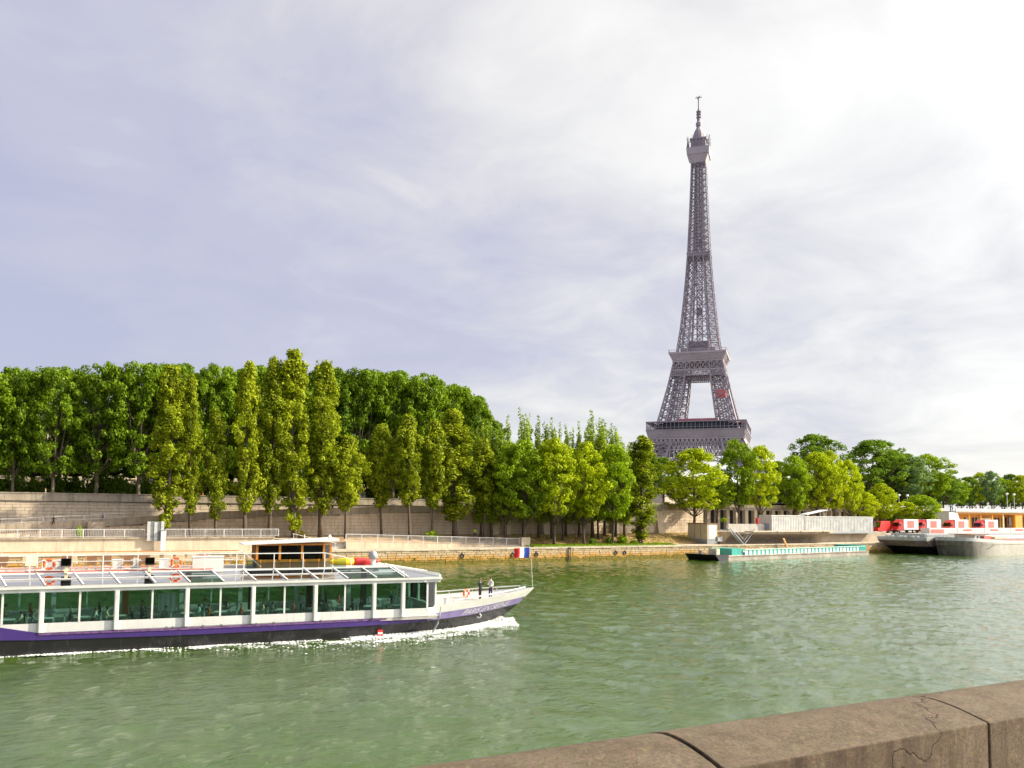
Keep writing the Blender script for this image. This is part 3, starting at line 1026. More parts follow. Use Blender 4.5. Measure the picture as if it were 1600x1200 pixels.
for k in range(4):
    mb = MB()
    Mz = Matrix.Rotation(k * math.pi / 2, 3, 'Z')
    a = [Mz @ Vector(p) for p in ((-23, -31.0, 62.1), (23, -31.0, 62.1), (23, -22, 62.1), (-23, -22, 62.1), (-23, -31.0, 67.1), (23, -31.0, 67.1), (23, -22, 67.1), (-23, -22, 67.1))]
    mb.add(a, [(3, 2, 1, 0), (4, 5, 6, 7), (0, 1, 5, 4), (1, 2, 6, 5), (2, 3, 7, 6), (3, 0, 4, 7)])
    pv = mb.build('pavilion', M['glass_dark'], o1)
    mb = MB()
    a = [Mz @ Vector(p) for p in ((-14, -30, 68.0), (16, -30, 68.0), (16, -20, 68.0), (-14, -20, 68.0), (-12, -28, 70.2), (14, -28, 70.2), (14, -22, 70.2), (-12, -22, 70.2))]
    mb.add(a, [(3, 2, 1, 0), (4, 5, 6, 7), (0, 1, 5, 4), (1, 2, 6, 5), (2, 3, 7, 6), (3, 0, 4, 7)])
    mb.build('pavilion_roof', simple('dull_red_roof', (0.24, 0.07, 0.09), 0.6, var=.2, scale=.1) if k == 0 else bpy.data.materials['dull_red_roof'], o1)
mb = MB()
lattice_band(mb, 47.5, 55.4, 33.4, 22, .34)
lattice_band(mb, 47.5, 55.4, 30.5, 22, .30)
stuff(mb.build('lattice_girder', M['iron_light'], o1))
# arches between the feet
for k in range(4):
    Mz = Matrix.Rotation(k * math.pi / 2, 3, 'Z')
    mb = MB()
    pr = None
    for i in range(41):
        t = math.pi * i / 40
        pi_, po = [Vector((-math.cos(t) * rr, 0, 3 + math.sin(t) * hh)) for rr, hh in ((36, 37), (39.5, 41.5))]
        for p in (pi_, po):
            p.y = -interp(p.z, [(0, 60), (20, 48.5), (40, 38.6), (50, 34.0)])
        if pr:
            mb.bar(Mz @ pr[0], Mz @ pi_, .6)
            mb.bar(Mz @ pr[1], Mz @ po, .6)
            mb.bar(Mz @ pr[0], Mz @ po, .3)
            mb.bar(Mz @ pr[1], Mz @ pi_, .3)
        if 10 < i < 30:                                # spandrel struts to the girder
            mb.bar(Mz @ po, Mz @ Vector((po.x, -33.6, 47.5)), .35)
        pr = (pi_, po)
    stuff(mb.build('arch', M['iron_light'], tower))
# second platform
sp_ = MB()
ringwall(sp_, 114.0, 119.2, 17.6, 20.0, 7)
o2 = sp_.build('second_platform', M['iron_light'], tower)
mb = MB()
frustum(mb, 119.22, 20.6, 120.6, 20.8)
mb.build('deck', M['iron_light'], o2)
mb = MB()
for k in range(4):
    Mz = Matrix.Rotation(k * math.pi / 2, 3, 'Z')
    for i in range(23):
        x = -18.2 + i * 36.4 / 22
        mb.bar(Mz @ Vector((x * .96, -17.7, 114)), Mz @ Vector((x * 1.08, -20.2, 119.2)), .2)
        mb.bar(Mz @ Vector((x * 1.1, -20.6, 120.6)), Mz @ Vector((x * 1.1, -20.6, 122.2)), .11)
    mb.bar(Mz @ Vector((-20.6, -20.6, 122.2)), Mz @ Vector((20.6, -20.6, 122.2)), .16)
stuff(mb.build('console_ribs', M['iron_light'], o2))
mb = MB()
mb.box(-12.5, 12.5, -12.5, 12.5, 120.62, 124.6)
mb.box(-7.5, 7.5, -7.5, 7.5, 124.62, 130.5)
mb.build('upper_gallery', M['iron'], o2)
mb = MB()
lattice_band(mb, 107.8, 113.8, 17.9, 9, .30)
lattice_band(mb, 103.4, 107.4, 18.7, 26, .20)
lattice_band(mb, 107.8, 113.8, 13.5, 9, .26)
stuff(mb.build('lattice_girder', M['iron_light'], o2))
mb = MB()
for x in np.arange(-10, 10.1, 2.5):
    mb.bar((x, -11, 103.2), (x, 11, 103.2), .3)
for y in np.arange(-11, 11.1, 3.6):
    mb.bar((-10, y, 103.2), (10, y, 103.2), .3)
stuff(mb.build('floor_grid', M['iron'], o2))
lift = MB()
cz = 88.0
lx = outw(cz) - legw(cz) * .5
lift.box(lx - 3.2, lx + 3.2, -lx - 5.2, -lx + 1.5, cz - 2, cz + 3.6)
lift.build('red_lift_cabin', M['red_faded'], tower)
# top
mb = MB()
frustum(mb, 268.5, 5.3, 274.4, 7.6)
hd = mb.build('top_flare', M['iron_light'], tower)
mb = MB()
frustum(mb, 274.42, 8.2, 279.6, 8.6)
mb.build('top_cabin', M['iron_light'], tower)
mb = MB()
for k in range(4):
    Mz = Matrix.Rotation(k * math.pi / 2, 3, 'Z')
    for i in range(12):
        x = -8 + i * 16 / 11
        mb.bar(Mz @ Vector((x, -8.3, 279.6)), Mz @ Vector((x * .93, -7.8, 284.2)), .16)
    mb.bar(Mz @ Vector((-7.8, -7.8, 284.2)), Mz @ Vector((7.8, -7.8, 284.2)), .28)
    for i in range(6):
        x = -7 + 2.8 * i
        mb.bar(Mz @ Vector((x, -7.2, 282)), Mz @ Vector((x, -8.4, 288.0 + (i * 37 % 5) * .7)), .2)
stuff(mb.build('top_gallery', M['iron'], tower))
mb = MB()
frustum(mb, 279.62, 5.6, 286.0, 5.4)
frustum(mb, 286.02, 6.2, 287.0, 6.2)
mb.lathe([(5.0, 287.0), (4.6, 290), (3.6, 293), (2.0, 295.5), (1.6, 297)], 12)
mb.v = [(x, y, 279.6 + (z - 279.6) * 1.10) for x, y, z in mb.v]
mb.build('lantern', M['iron'], tower)
mb = MB()
mb.lathe([(2.0, 296.8), (2.3, 299), (1.3, 300.2), (1.3, 302.2), (1.7, 302.6), (1.2, 303.2), (1.2, 305.6), (1.5, 306), (.9, 306.4), (.9, 308.8), (.5, 309.2), (.5, 317.0), (.3, 318.2)], 8)
for k in range(3):
    mb.cbox((0, 0, 317.2), (5.0, .3, .45), 0, k * math.pi / 3)
for z in (303, 305, 307):
    mb.cbox((0, 0, z), (3.4, 3.4, .35))
mb.v = [(x, y, 279.6 + (z - 279.6) * 1.125) for x, y, z in mb.v]
mb.build('antenna', M['iron'], tower)
# ================================================================== TREES
def leaf_mesh(name, cent, size, mat, seed, up=0.35, out=None):
    """one small bent-looking rhombus per leaf spray"""
    g = np.random.default_rng(seed)
    N = len(cent)
    nrm = g.normal(size=(N, 3))
    nrm[:, 2] += up * np.sign(nrm[:, 2] + .3)
    if out is not None:                                   # sprays face outwards from their clump
        nrm = out * 1.5 + nrm * 0.62
        nrm[:, 2] += 0.25
    nrm /= np.linalg.norm(nrm, axis=1, keepdims=True)
    t = g.normal(size=(N, 3))
    a = np.cross(nrm, t)
    a /= np.linalg.norm(a, axis=1, keepdims=True)
    b = np.cross(nrm, a)
    s = size * g.uniform(0.6, 1.35, size=(N, 1))
    co = np.stack([cent - a * s, cent - b * s * .55 + nrm * s * .12, cent + a * s, cent + b * s * .55 + nrm * s * .12], 1).reshape(-1, 3).astype(np.float32)
    me = bpy.data.meshes.new(name)
    me.vertices.add(4 * N)
    me.vertices.foreach_set('co', co.reshape(-1))
    me.loops.add(4 * N)
    me.loops.foreach_set('vertex_index', np.arange(4 * N, dtype=np.int32))
    me.polygons.add(N)
    me.polygons.foreach_set('loop_start', np.arange(0, 4 * N, 4, dtype=np.int32))
    me.update(calc_edges=True)
    me.materials.append(mat)
    return me
def fill(clusters, per, g, squash=0.8):
    """leaf positions in shells round the cluster centres"""
    out, dirs = [], []
    for (c, r) in clusters:
        n = int(per * 1.05 * (r ** 1.7))
        d = g.normal(size=(n, 3))
        d /= np.linalg.norm(d, axis=1, keepdims=True)
        rad = r * g.uniform(0.25, 1.0, size=(n, 1)) ** 0.55
        p = d * rad
        p[:, 2] *= squash
        out.append(np.array(c) + p)
        dirs.append(d)
    return np.concatenate(out), np.concatenate(dirs)
def limbs(mb, clusters, base, fork_z, top_z, r0, g, n=14):
    """tapered trunk with branches running out to the leaf clumps"""
    bend = g.normal(size=2) * 0.3
    pts = []
    for i in range(9):
        t = i / 8
        pts.append(Vector((bend[0] * math.sin(t * 3), bend[1] * math.sin(t * 2.3 + .5) - bend[1] * math.sin(.5), -0.4 + (top_z + .4) * t)))
    mb.tube(pts, [r0 * (1.25 if i == 0 else 1) * (1 - .88 * (i / 8)) for i in range(9)], 7)
    def trunk_at(z):
        t = min(1, max(0, (z + .4) / (top_z + .4))) * 8
        i = min(7, int(t))
        return pts[i].lerp(pts[i + 1], t - i), r0 * (1 - .88 * t / 8)
    idx = g.permutation(len(clusters))[:n]
    for i in idx:
        c = Vector(clusters[i][0])
        z0 = max(fork_z, min(top_z * .92, c.z - (Vector((c.x, c.y, 0)).length) * g.uniform(.9, 1.6)))
        p, rr = trunk_at(z0)
        mid = p.lerp(c, .5) + Vector((0, 0, -.12 * (c - p).length + .15))
        mb.tube([p, mid, c], [rr * .5, rr * .33, .03], 5)
def make_tree(kind, seed, mat, bark):
    g = np.random.default_rng(seed)
    cl = []
    mb = MB()
    if kind == 'plane':                                   # tall street tree, domed crown, long clear stem
        H, Rr, zb = 24.0, 6.0, 5.0
        for i in range(230):
            t = g.uniform(0, 1) ** 0.85
            prof = Rr * (0.50 + 0.60 * math.sin(math.pi * min(1, t * .92 + .08) ** 0.9)) if t < .72 else Rr * 1.08 * math.sqrt(max(0.02, 1 - ((t - .72) / .30) ** 2))
            th = g.uniform(0, 2 * math.pi)
            lump = 1 + .16 * math.sin(3 * th + seed) + .10 * math.sin(5 * th + t * 7)
            rr = prof * lump * (g.uniform(.45, 1) ** .5)
            r = g.uniform(.8, 1.55)
            cl.append(((rr * math.cos(th), rr * math.sin(th), zb + (H - zb - r * .6) * t), r))
        P, D = fill(cl, 62, g)
        limbs(mb, cl, 0, 4.5, H * .8, .48, g, 26)
        for s in (-1, 1):
            mb.tube([(0, 0, 3.5), (s * 1.1, s * .5, 7), (s * 2.0, s * .9, 12), (s * 2.6, s, 17)], [.34, .28, .18, .05], 6)
        size = .30
    elif kind == 'poplar':                                # tall column, ragged, several leaders at the top
        H = 28.0
        lead = [(g.normal() * .9, g.normal() * .9, g.uniform(.86, 1.0) * H) for _ in range(5)]
        for i in range(250):
            t = g.uniform(0.05 if seed == 11 else 0.15, 1)
            prof = interp(t, [(0, .25), (.10, .8), (.16, 1.05), (.25, 1.75), (.42, 2.4), (.6, 2.35), (.78, 1.85), (.9, 1.1), (1, .3)])
            th = g.uniform(0, 2 * math.pi)
            rr = prof * (1 + .34 * math.sin(2 * th + t * 9 + seed) + .20 * math.sin(23 * t + 3 * th + seed) + (.35 if g.uniform() < .12 else 0)) * (g.uniform(.2, 1) ** .5)
            r = g.uniform(.35, 1.1) * (1 if t > .2 else .6)
            cl.append(((rr * math.cos(th), rr * math.sin(th), H * t * .985), r))
        for lx, ly, lz in lead:
            for k in range(6):
                f = k / 5
                cl.append(((lx * (.8 + .3 * f), ly * (.8 + .3 * f), lz - 3.2 + 3.2 * f), .62 - .42 * f))
        P, D = fill(cl, 105, g, 1.15)
        limbs(mb, cl, 0, 2.5, H * .93, .40, g, 26)
        size = .22
    elif kind == 'young_poplar':                          # shorter, clear stem, teardrop crown
        H, zb = 19.0, 5.6
        for i in range(170):
            t = g.uniform(0.0, 1)
            prof = interp(t, [(0, .6), (.15, 1.5), (.4, 2.5), (.65, 2.6), (.85, 1.7), (1, .3)])
            th = g.uniform(0, 2 * math.pi)
            rr = prof * (1 + .25 * math.sin(3 * th + t * 6 + seed)) * (g.uniform(.2, 1) ** .5)
            cl.append(((rr * math.cos(th), rr * math.sin(th), zb + (H - zb) * t), g.uniform(.5, .95)))
        P, D = fill(cl, 95, g, 1.1)
        limbs(mb, cl, 0, 4.2, H * .9, .26, g, 24)
        size = .23
    elif kind == 'broad':                                 # open rounded crown on a forked stem
        H, zb, Rr = 17.0, 5.2, 4.7
        for i in range(165):
            t = g.uniform(0.0, 1)
            prof = Rr * interp(t, [(0, .45), (.15, .8), (.4, 1.0), (.65, 1.0), (.82, .8), (.93, .5), (1, .15)])
            th = g.uniform(0, 2 * math.pi)
            rr = prof * (1 + .2 * math.sin(3 * th + seed) + .14 * math.sin(4 * th + t * 8)) * (g.uniform(.15, 1) ** .5)
            cl.append(((rr * math.cos(th), rr * math.sin(th), zb + (H - zb) * t), g.uniform(.6, 1.2)))
        P, D = fill(cl, 72, g, .75)
        limbs(mb, cl, 0, 3.2, H * .82, .30, g, 34)
        size = .24
    elif kind == 'spire':                                 # slim feathery lombardy poplar
        H = 25.0
        for k in range(9):
            a = g.uniform(0, 2 * math.pi)
            R0 = g.uniform(.2, 2.2)
            top = H * g.uniform(.78, 1.0)
            for i in range(26):
                f = i / 25
                z = 4 + (top - 4) * f
                w = (1 - f) ** .55
                cl.append(((R0 * math.cos(a) * (.65 + .4 * f) + g.normal() * .15, R0 * math.sin(a) * (.65 + .4 * f) + g.normal() * .15, z), .30 + .62 * w))
        P, D = fill(cl, 80, g, 1.5)
        limbs(mb, cl, 0, 3, H * .9, .3, g, 14)
        size = .22
    elif kind == 'bush':
        for i in range(26):
            th = g.uniform(0, 2 * math.pi)
            rr = g.uniform(0, 1.1)
            cl.append(((rr * math.cos(th), rr * math.sin(th), g.uniform(.3, 1.3) * (1 - .3 * rr)), g.uniform(.35, .6)))
        P, D = fill(cl, 110, g, .9)
        limbs(mb, cl, 0, .2, 1.0, .07, g, 8)
        size = .14
    return leaf_mesh('crown', P, size, mat, seed, 0.2, D), mb.mesh('trunk', bark, True)
TREE = {}
for k, (kind, seed, mat, bark) in {
    'plane_a': ('plane', 1, 'leaf_plane', 'bark_pale'), 'plane_b': ('plane', 2, 'leaf_plane', 'bark_pale'), 'plane_c': ('plane', 3, 'leaf_plane', 'bark_pale'),
    'poplar_a': ('poplar', 11, 'leaf_poplar', 'bark'), 'poplar_b': ('poplar', 12, 'leaf_poplar', 'bark'), 'poplar_c': ('poplar', 13, 'leaf_poplar', 'bark'),
    'young_a': ('young_poplar', 21, 'leaf_poplar', 'bark'), 'young_b': ('young_poplar', 22, 'leaf_poplar', 'bark'),
    'broad_a': ('broad', 31, 'leaf_lime', 'bark'), 'broad_b': ('broad', 32, 'leaf_lime', 'bark'), 'broad_c': ('broad', 33, 'leaf_mid', 'bark'), 'broad_d': ('broad', 34, 'leaf_mid', 'bark'),
    'spire_a': ('spire', 41, 'leaf_fast', 'bark'), 'spire_b': ('spire', 42, 'leaf_fast', 'bark'),
    'deep_a': ('broad', 51, 'leaf_deep', 'bark'), 'deep_b': ('plane', 52, 'leaf_deep', 'bark'), 'blue_a': ('broad', 53, 'leaf_blue', 'bark'),
    'bush_a': ('bush', 61, 'leaf_mid', 'bark'), 'bush_b': ('bush', 62, 'leaf_deep', 'bark'), 'bush_dry': ('bush', 63, 'drygrass', 'bark')}.items():
    TREE[k] = make_tree(kind, seed, M[mat], M[bark])
NOM = {'plane': (24.0, 6.5), 'poplar': (28.0, 2.75), 'young': (19.0, 2.9), 'broad': (17.0, 5.2), 'spire': (25.0, 2.4), 'deep': (17.0, 5.2), 'blue': (17.0, 5.2), 'bush': (1.7, 1.6)}
TN = {'plane': ('plane_tree', 'tree'), 'poplar': ('poplar_tree', 'tree'), 'young': ('young_poplar_tree', 'tree'), 'broad': ('leafy_tree', 'tree'), 'spire': ('lombardy_poplar', 'tree'),
      'deep': ('dark_tree', 'tree'), 'blue': ('grey_green_tree', 'tree'), 'bush': ('bush', 'bush')}
def plant(var, label, x, v, zb, ytop, halfw, group, rz=None):
    """stand a tree at picture column x, depth v, on ground zb; ytop and halfw (px) give height and spread"""
    fam = var.split('_')[0]
    nom_h, nom_r = NOM[fam]
    if var == 'deep_b':
        nom_h, nom_r = NOM['plane']
    p = at_v(x, 800, v)
    top = at_v(x, ytop, v)
    depth = -(CAM_ROT.inverted() @ (p - Vector((0, 0, HC)))).z
    h = top.z - zb
    s = h / nom_h
    w = halfw * depth / F_PX / nom_r
    nm, cat = TN[fam]
    root = thing(nm, label, cat, (p.x, v, zb), random.uniform(0, 6.28) if rz is None else rz, group)
    cr, tr = TREE[var]
    obj('trunk', tr, root)
    obj('crown', cr, root)
    root.scale = (w, w * random.uniform(.9, 1.12), s)
    if fam in ('poplar', 'young', 'broad'):
        root.rotation_euler = (random.uniform(-.03, .03), random.uniform(-.03, .03), root.rotation_euler.z)
    return root
G1, G2, G3, G4, G5 = 'plane trees along the upper street', 'poplars on the lower bank', 'light green trees on the grass verge', 'slim lombardy poplars behind the verge', 'trees on the right of the tower'
# --- plane trees of the upper street, front row
px = [(-40, 578, 52), (18, 571, 40), (80, 571, 40), (148, 565, 44), (215, 563, 44), (272, 566, 40), (330, 568, 40), (392, 570, 40), (450, 572, 40), (508, 572, 40), (560, 573, 42), (612, 578, 42), (664, 582, 40), (706, 598, 36), (740, 618, 30)]
pl = ['plane tree at the picture left edge, crown cut by it', 'leftmost full plane tree above the street wall, forked trunk showing', 'second full plane tree from the left above the street wall', 'third full plane tree from the left, domed and high, before the arched building',
      'plane tree just left of the first riverside poplar, tallest dome on the left', 'plane tree rising behind the leftmost thick poplar', 'plane tree rising behind the second and third poplars', 'plane tree top behind the tall poplars, left of the ragged pair', 'plane tree almost hidden behind the tallest ragged poplar',
      'plane tree crown just right of the tallest poplars', 'plane tree with rounded dark crown above the small young poplar', 'broad dark plane tree crown left of the twin young poplars', 'plane tree crown above the twin young poplars', 'plane tree stepping down near the right end of the dark row', 'rightmost and lowest plane tree of the dark row']
for i, ((x, yt, hw), lb) in enumerate(zip(px, pl)):
    plant('plane_' + 'abc'[i % 3], lb, x, 168.5 + (i % 2) * 1.2, 10.7, yt, hw, G1)
px = [(-15, 590, 44), (48, 584, 42), (115, 580, 42), (180, 578, 44), (245, 580, 42), (300, 580, 42), (360, 584, 42), (420, 582, 42), (480, 586, 42), (535, 586, 42), (588, 590, 42), (640, 594, 40), (690, 612, 36), (728, 632, 34), (762, 655, 30), (800, 690, 30), (850, 700, 30), (900, 705, 30), (950, 705, 30), (1000, 705, 30)]
for i, (x, yt, hw) in enumerate(px):
    plant('deep_b', 'dark tree of the second row behind the street trees, %s from the left' % ORD[i], x, 184 + (i % 3) * 2, 10.7, yt, hw, 'second row of dark trees behind the street')
for i, x in enumerate(range(-20, 800, 33)):
    plant('bush_b', 'dark shrub in the shade between the street tree trunks, %s from the left' % ORD[i], x + (i * 17 % 11), 176 + i % 3, 10.7, 724 + (i * 7 % 17), 27, 'shrubs in shade under the street trees')
# --- poplars on the lower bank
pop = [(258, 567, 29, 'poplar_a', 'thick leafy poplar clothed to the ground, leftmost of the poplars'), (298, 588, 18, 'poplar_b', 'slender poplar second from the left'), (338, 640, 17, 'poplar_c', 'shaded slender poplar third from the left, shorter than its neighbours'),
       (383, 568, 22, 'poplar_b', 'tall poplar fourth from the left with a leaf tuft on its lower trunk'), (421, 556, 21, 'poplar_c', 'tall narrow poplar left of the tallest one'), (461, 544, 29, 'poplar_a', 'tallest and raggedest poplar of the bank'), (502, 562, 27, 'poplar_c', 'tall bright poplar right of the tallest one, behind the wheelhouse')]
for x, yt, hw, var, lb in pop:
    plant(var, lb, x, 147, bank_z(at_v(x, 830, 147).x, 147), yt, hw, G2)
yp = [(541, 684, 27, 'young_a', 147, 'small young poplar with thin stem, right of the tall poplars'), (597, 668, 25, 'young_b', 150, 'shaded young poplar left of the twin bright ones'), (641, 652, 26, 'young_a', 146, 'left one of twin bright young poplars'), (674, 660, 24, 'young_b', 146.5, 'right one of twin bright young poplars with bare lower stem'),
      (712, 642, 30, 'poplar_b', 147, 'dense conical poplar right of the twin young poplars')]
for x, yt, hw, var, v, lb in yp:
    plant(var, lb, x, v, bank_z(at_v(x, 830, v).x, v), yt, hw, G2)
# --- lombardy poplars rising behind
sp2 = [(752, 655), (768, 650), (790, 648), (818, 633), (842, 648), (862, 647), (884, 662), (905, 655), (926, 640), (945, 648), (962, 665), (976, 680)]
sl = ['slim lombardy poplar just right of the dark plane row', 'slim lombardy poplar second from the plane row', 'slim lombardy poplar with pale tip left of the highest tip', 'lombardy poplar with the highest pale tip, above the flag', 'dark lombardy poplar right of the highest pale tip', 'dark lombardy poplar with twin tips',
      'shorter lombardy poplar in the dip of the skyline', 'slim lombardy poplar left of the bright feathery one', 'bright feathery lombardy poplar, tallest on the right', 'feathery lombardy poplar right of the tallest bright one', 'lower lombardy poplar near the right end of its row', 'last and lowest lombardy poplar on the right']
for i, ((x, yt), lb) in enumerate(zip(sp2, sl)):
    plant('spire_' + 'ab'[i % 2], lb, x, 149.5 - (i % 3) * 1.0, bank_z(at_v(x, 830, 149).x, 149), yt, 17 if i != 8 else 22, G4)
# --- light trees on the verge
bt = [(757, 690, 24, 'young_b', 146, 'leafy tree behind the descending railing with two thin stems'), (790, 700, 34, 'broad_c', 145, 'olive green tree above the railing end, left of the flag'), (818, 692, 43, 'broad_d', 142.5, 'broad olive green tree straight above the flag'), (866, 690, 41, 'broad_a', 140.6, 'leaning light green tree on the grass, second right of the flag'),
      (913, 696, 39, 'broad_b', 140.6, 'light green tree on the grass beside a dark round shrub'), (880, 700, 36, 'broad_c', 146, 'green tree standing back between the two grass verge trees'), (957, 700, 40, 'broad_d', 141, 'light green tree beside the clipped yellow shrubs'), (935, 690, 36, 'broad_b', 147, 'pale green tree in front of the stone wall, behind the verge'),
      (1000, 680, 30, 'poplar_a', 141.5, 'dense drooping poplar at the right end of the grass, left of the tower')]
for x, yt, hw, var, v, lb in bt:
    pu = at_v(x, 840, v).x
    plant(var, lb, x, v, 2.65 if v < 142 else bank_z(pu, v), yt, hw, G3)
# --- right of the tower
rt = [(1085, 705, 48, 'broad_a', 148, 4.9, 'round bright lime green tree above the beige kiosk'), (1036, 716, 25, 'deep_a', 166, 10.7, 'dark tree between the drooping poplar and the lime green tree'), (1062, 745, 34, 'deep_a', 170, 10.7, 'low dark tree behind the round lime green tree'), (1120, 738, 27, 'broad_d', 158, 7, 'thin tree with grey stem between the lime green tree and the next'), (1155, 690, 31, 'broad_c', 156, 5, 'tall bright tree with a straight dark stem, right of the tower foot'),
      (1187, 700, 31, 'broad_a', 156, 5, 'bright tree right of the straight stemmed one'), (1216, 722, 27, 'deep_a', 166, 10.7, 'dark tree in the gap under the far rooftop'), (1240, 715, 29, 'broad_c', 158, 5, 'mid green tree left of the bright trio'), (1274, 681, 41, 'deep_a', 172, 10.7, 'big round dark crown rising behind the bright trio'), (1275, 710, 31, 'broad_a', 157, 5, 'left tree of the bright trio above the white containers'), (1302, 708, 29, 'broad_b', 157, 5, 'middle tree of the bright trio above the white containers'), (1326, 722, 25, 'broad_a', 157, 5, 'right tree of the bright trio above the white containers'),
      (1366, 690, 50, 'deep_a', 176, 10.7, 'largest round tree on the right skyline'), (1398, 706, 39, 'broad_c', 178, 10.7, 'mid green tree right of the largest round crown'), (1420, 712, 36, 'blue_a', 174, 10.7, 'grey green tree above the lamp posts'), (1452, 712, 36, 'broad_c', 182, 10.7, 'bright topped tree right of the grey green one'), (1474, 742, 32, 'deep_a', 186, 10.7, 'sloping dark tree left of the far tree line'),
      (1376, 758, 29, 'broad_b', 160.5, 4.3, 'pale dusty tree in front of the pillared wall'), (1395, 790, 14, 'bush_b', 160, 4.3, 'dark shrub behind the red parked van'), (1350, 770, 23, 'broad_a', 158, 5, 'small bright tree right of the trio'), (1440, 775, 31, 'broad_c', 158, 4.3, 'low wide tree above the second red truck'), (1415, 785, 20, 'broad_a', 158, 4.3, 'small bright tree above the first red truck')]
for x, yt, hw, var, v, zb, lb in rt:
    plant(var, lb, x, v, zb, yt, hw, G5)
fr = [(1497, 750), (1515, 746), (1532, 740), (1550, 738), (1566, 748), (1580, 742), (1598, 744), (1616, 742)]
for i, (x, yt) in enumerate(fr):
    plant(['broad_c', 'deep_a', 'broad_a', 'blue_a'][i % 4], ['far tree first from the left in the distant row', 'far dark tree second in the distant row', 'far bright tree third in the distant row', 'far grey green tree fourth in the distant row', 'far low green tree left of the twin lamps', 'far dark tree behind the twin lamp posts', 'far bright tree at the right picture edge', 'far tree just cut by the right picture edge'][i], x, 238 + (i % 3) * 9, 10.7, yt, 17, 'distant trees beyond the orange building')
for i, x in enumerate(range(1110, 1480, 24)):
    plant('deep_b', 'dark tree behind the trees right of the tower, %s from the left' % ORD[i], x, 196 + (i % 3) * 4, 10.7, (738 if x > 1230 else 748) + (i * 5 % 12), 24, 'dark trees behind the right bank trees')
for i, x in enumerate(range(1485, 1640, 17)):
    plant('deep_a', 'dark tree behind the distant row, %s from the left' % ORD[i], x, 275, 10.7, 756 + (i * 7 % 9), 15, 'dark trees behind the distant row')
# --- shrubs
for x, v, zb, yt, hw, var, lb in [(926, 141, 2.7, 838, 9, 'bush_b', 'dark round shrub beside a verge tree trunk'), (952, 141.3, 2.7, 836, 7, 'bush_b', 'dark shrub left of the clipped yellow shrubs'), (972, 141, 2.7, 833, 11, 'bush_a', 'taller clipped yellow green shrub on the verge'), (990, 141, 2.7, 842, 8, 'bush_a', 'low clipped yellow green shrub on the verge'),
                             (676, 146, 4.0, 826, 14, 'bush_a', 'green shrub at the foot of the twin young poplars'), (126, 144, 4.6, 818, 6, 'bush_a', 'small yellow green shrub behind the left railing'), (470, 149, 4.5, 828, 16, 'bush_dry', 'dry shrub at the foot of the tall poplars'),
                             (1042, 153, 10.4, 783, 16, 'bush_dry', 'dry grass tuft on the wall top left of the lime green tree'), (1068, 153, 10.5, 784, 14, 'bush_dry', 'dry grass tuft on the wall top beside the lime green trunk'), (1100, 153, 10.5, 783, 12, 'bush_dry', 'dry grass tuft on the wall top above the kiosk'), (1131, 146, 7.4, 808, 6, 'bush_a', 'small green shrub on the grey box wall')]:
    plant(var, lb, x, v, zb, yt, hw, 'shrubs and tufts on the far bank')
# blades on the verge
g = np.random.default_rng(5)
N = 9000
c = np.stack([g.uniform(84, 118.5, N), g.uniform(138.7, 142.8, N), np.full(N, 2.8)], 1)
gm = leaf_mesh('grass_blades', c, .16, M['leaf_mid'], 77, 0)
stuff(tag(obj('grass_blades', gm), 'short green grass on the verge by the quay edge', 'grass'))
c = np.stack([g.uniform(84, 134, N // 2), g.uniform(143.2, 151, N // 2), np.zeros(N // 2)], 1)
c[:, 2] = [bank_z(a, b2) + .06 for a, b2 in c[:, :2]]
gm = leaf_mesh('dry_grass_blades', c, .15, M['drygrass'], 78, 0)
stuff(tag(obj('dry_grass_blades', gm), 'dry yellow grass and fallen leaves at the wall foot', 'grass'))
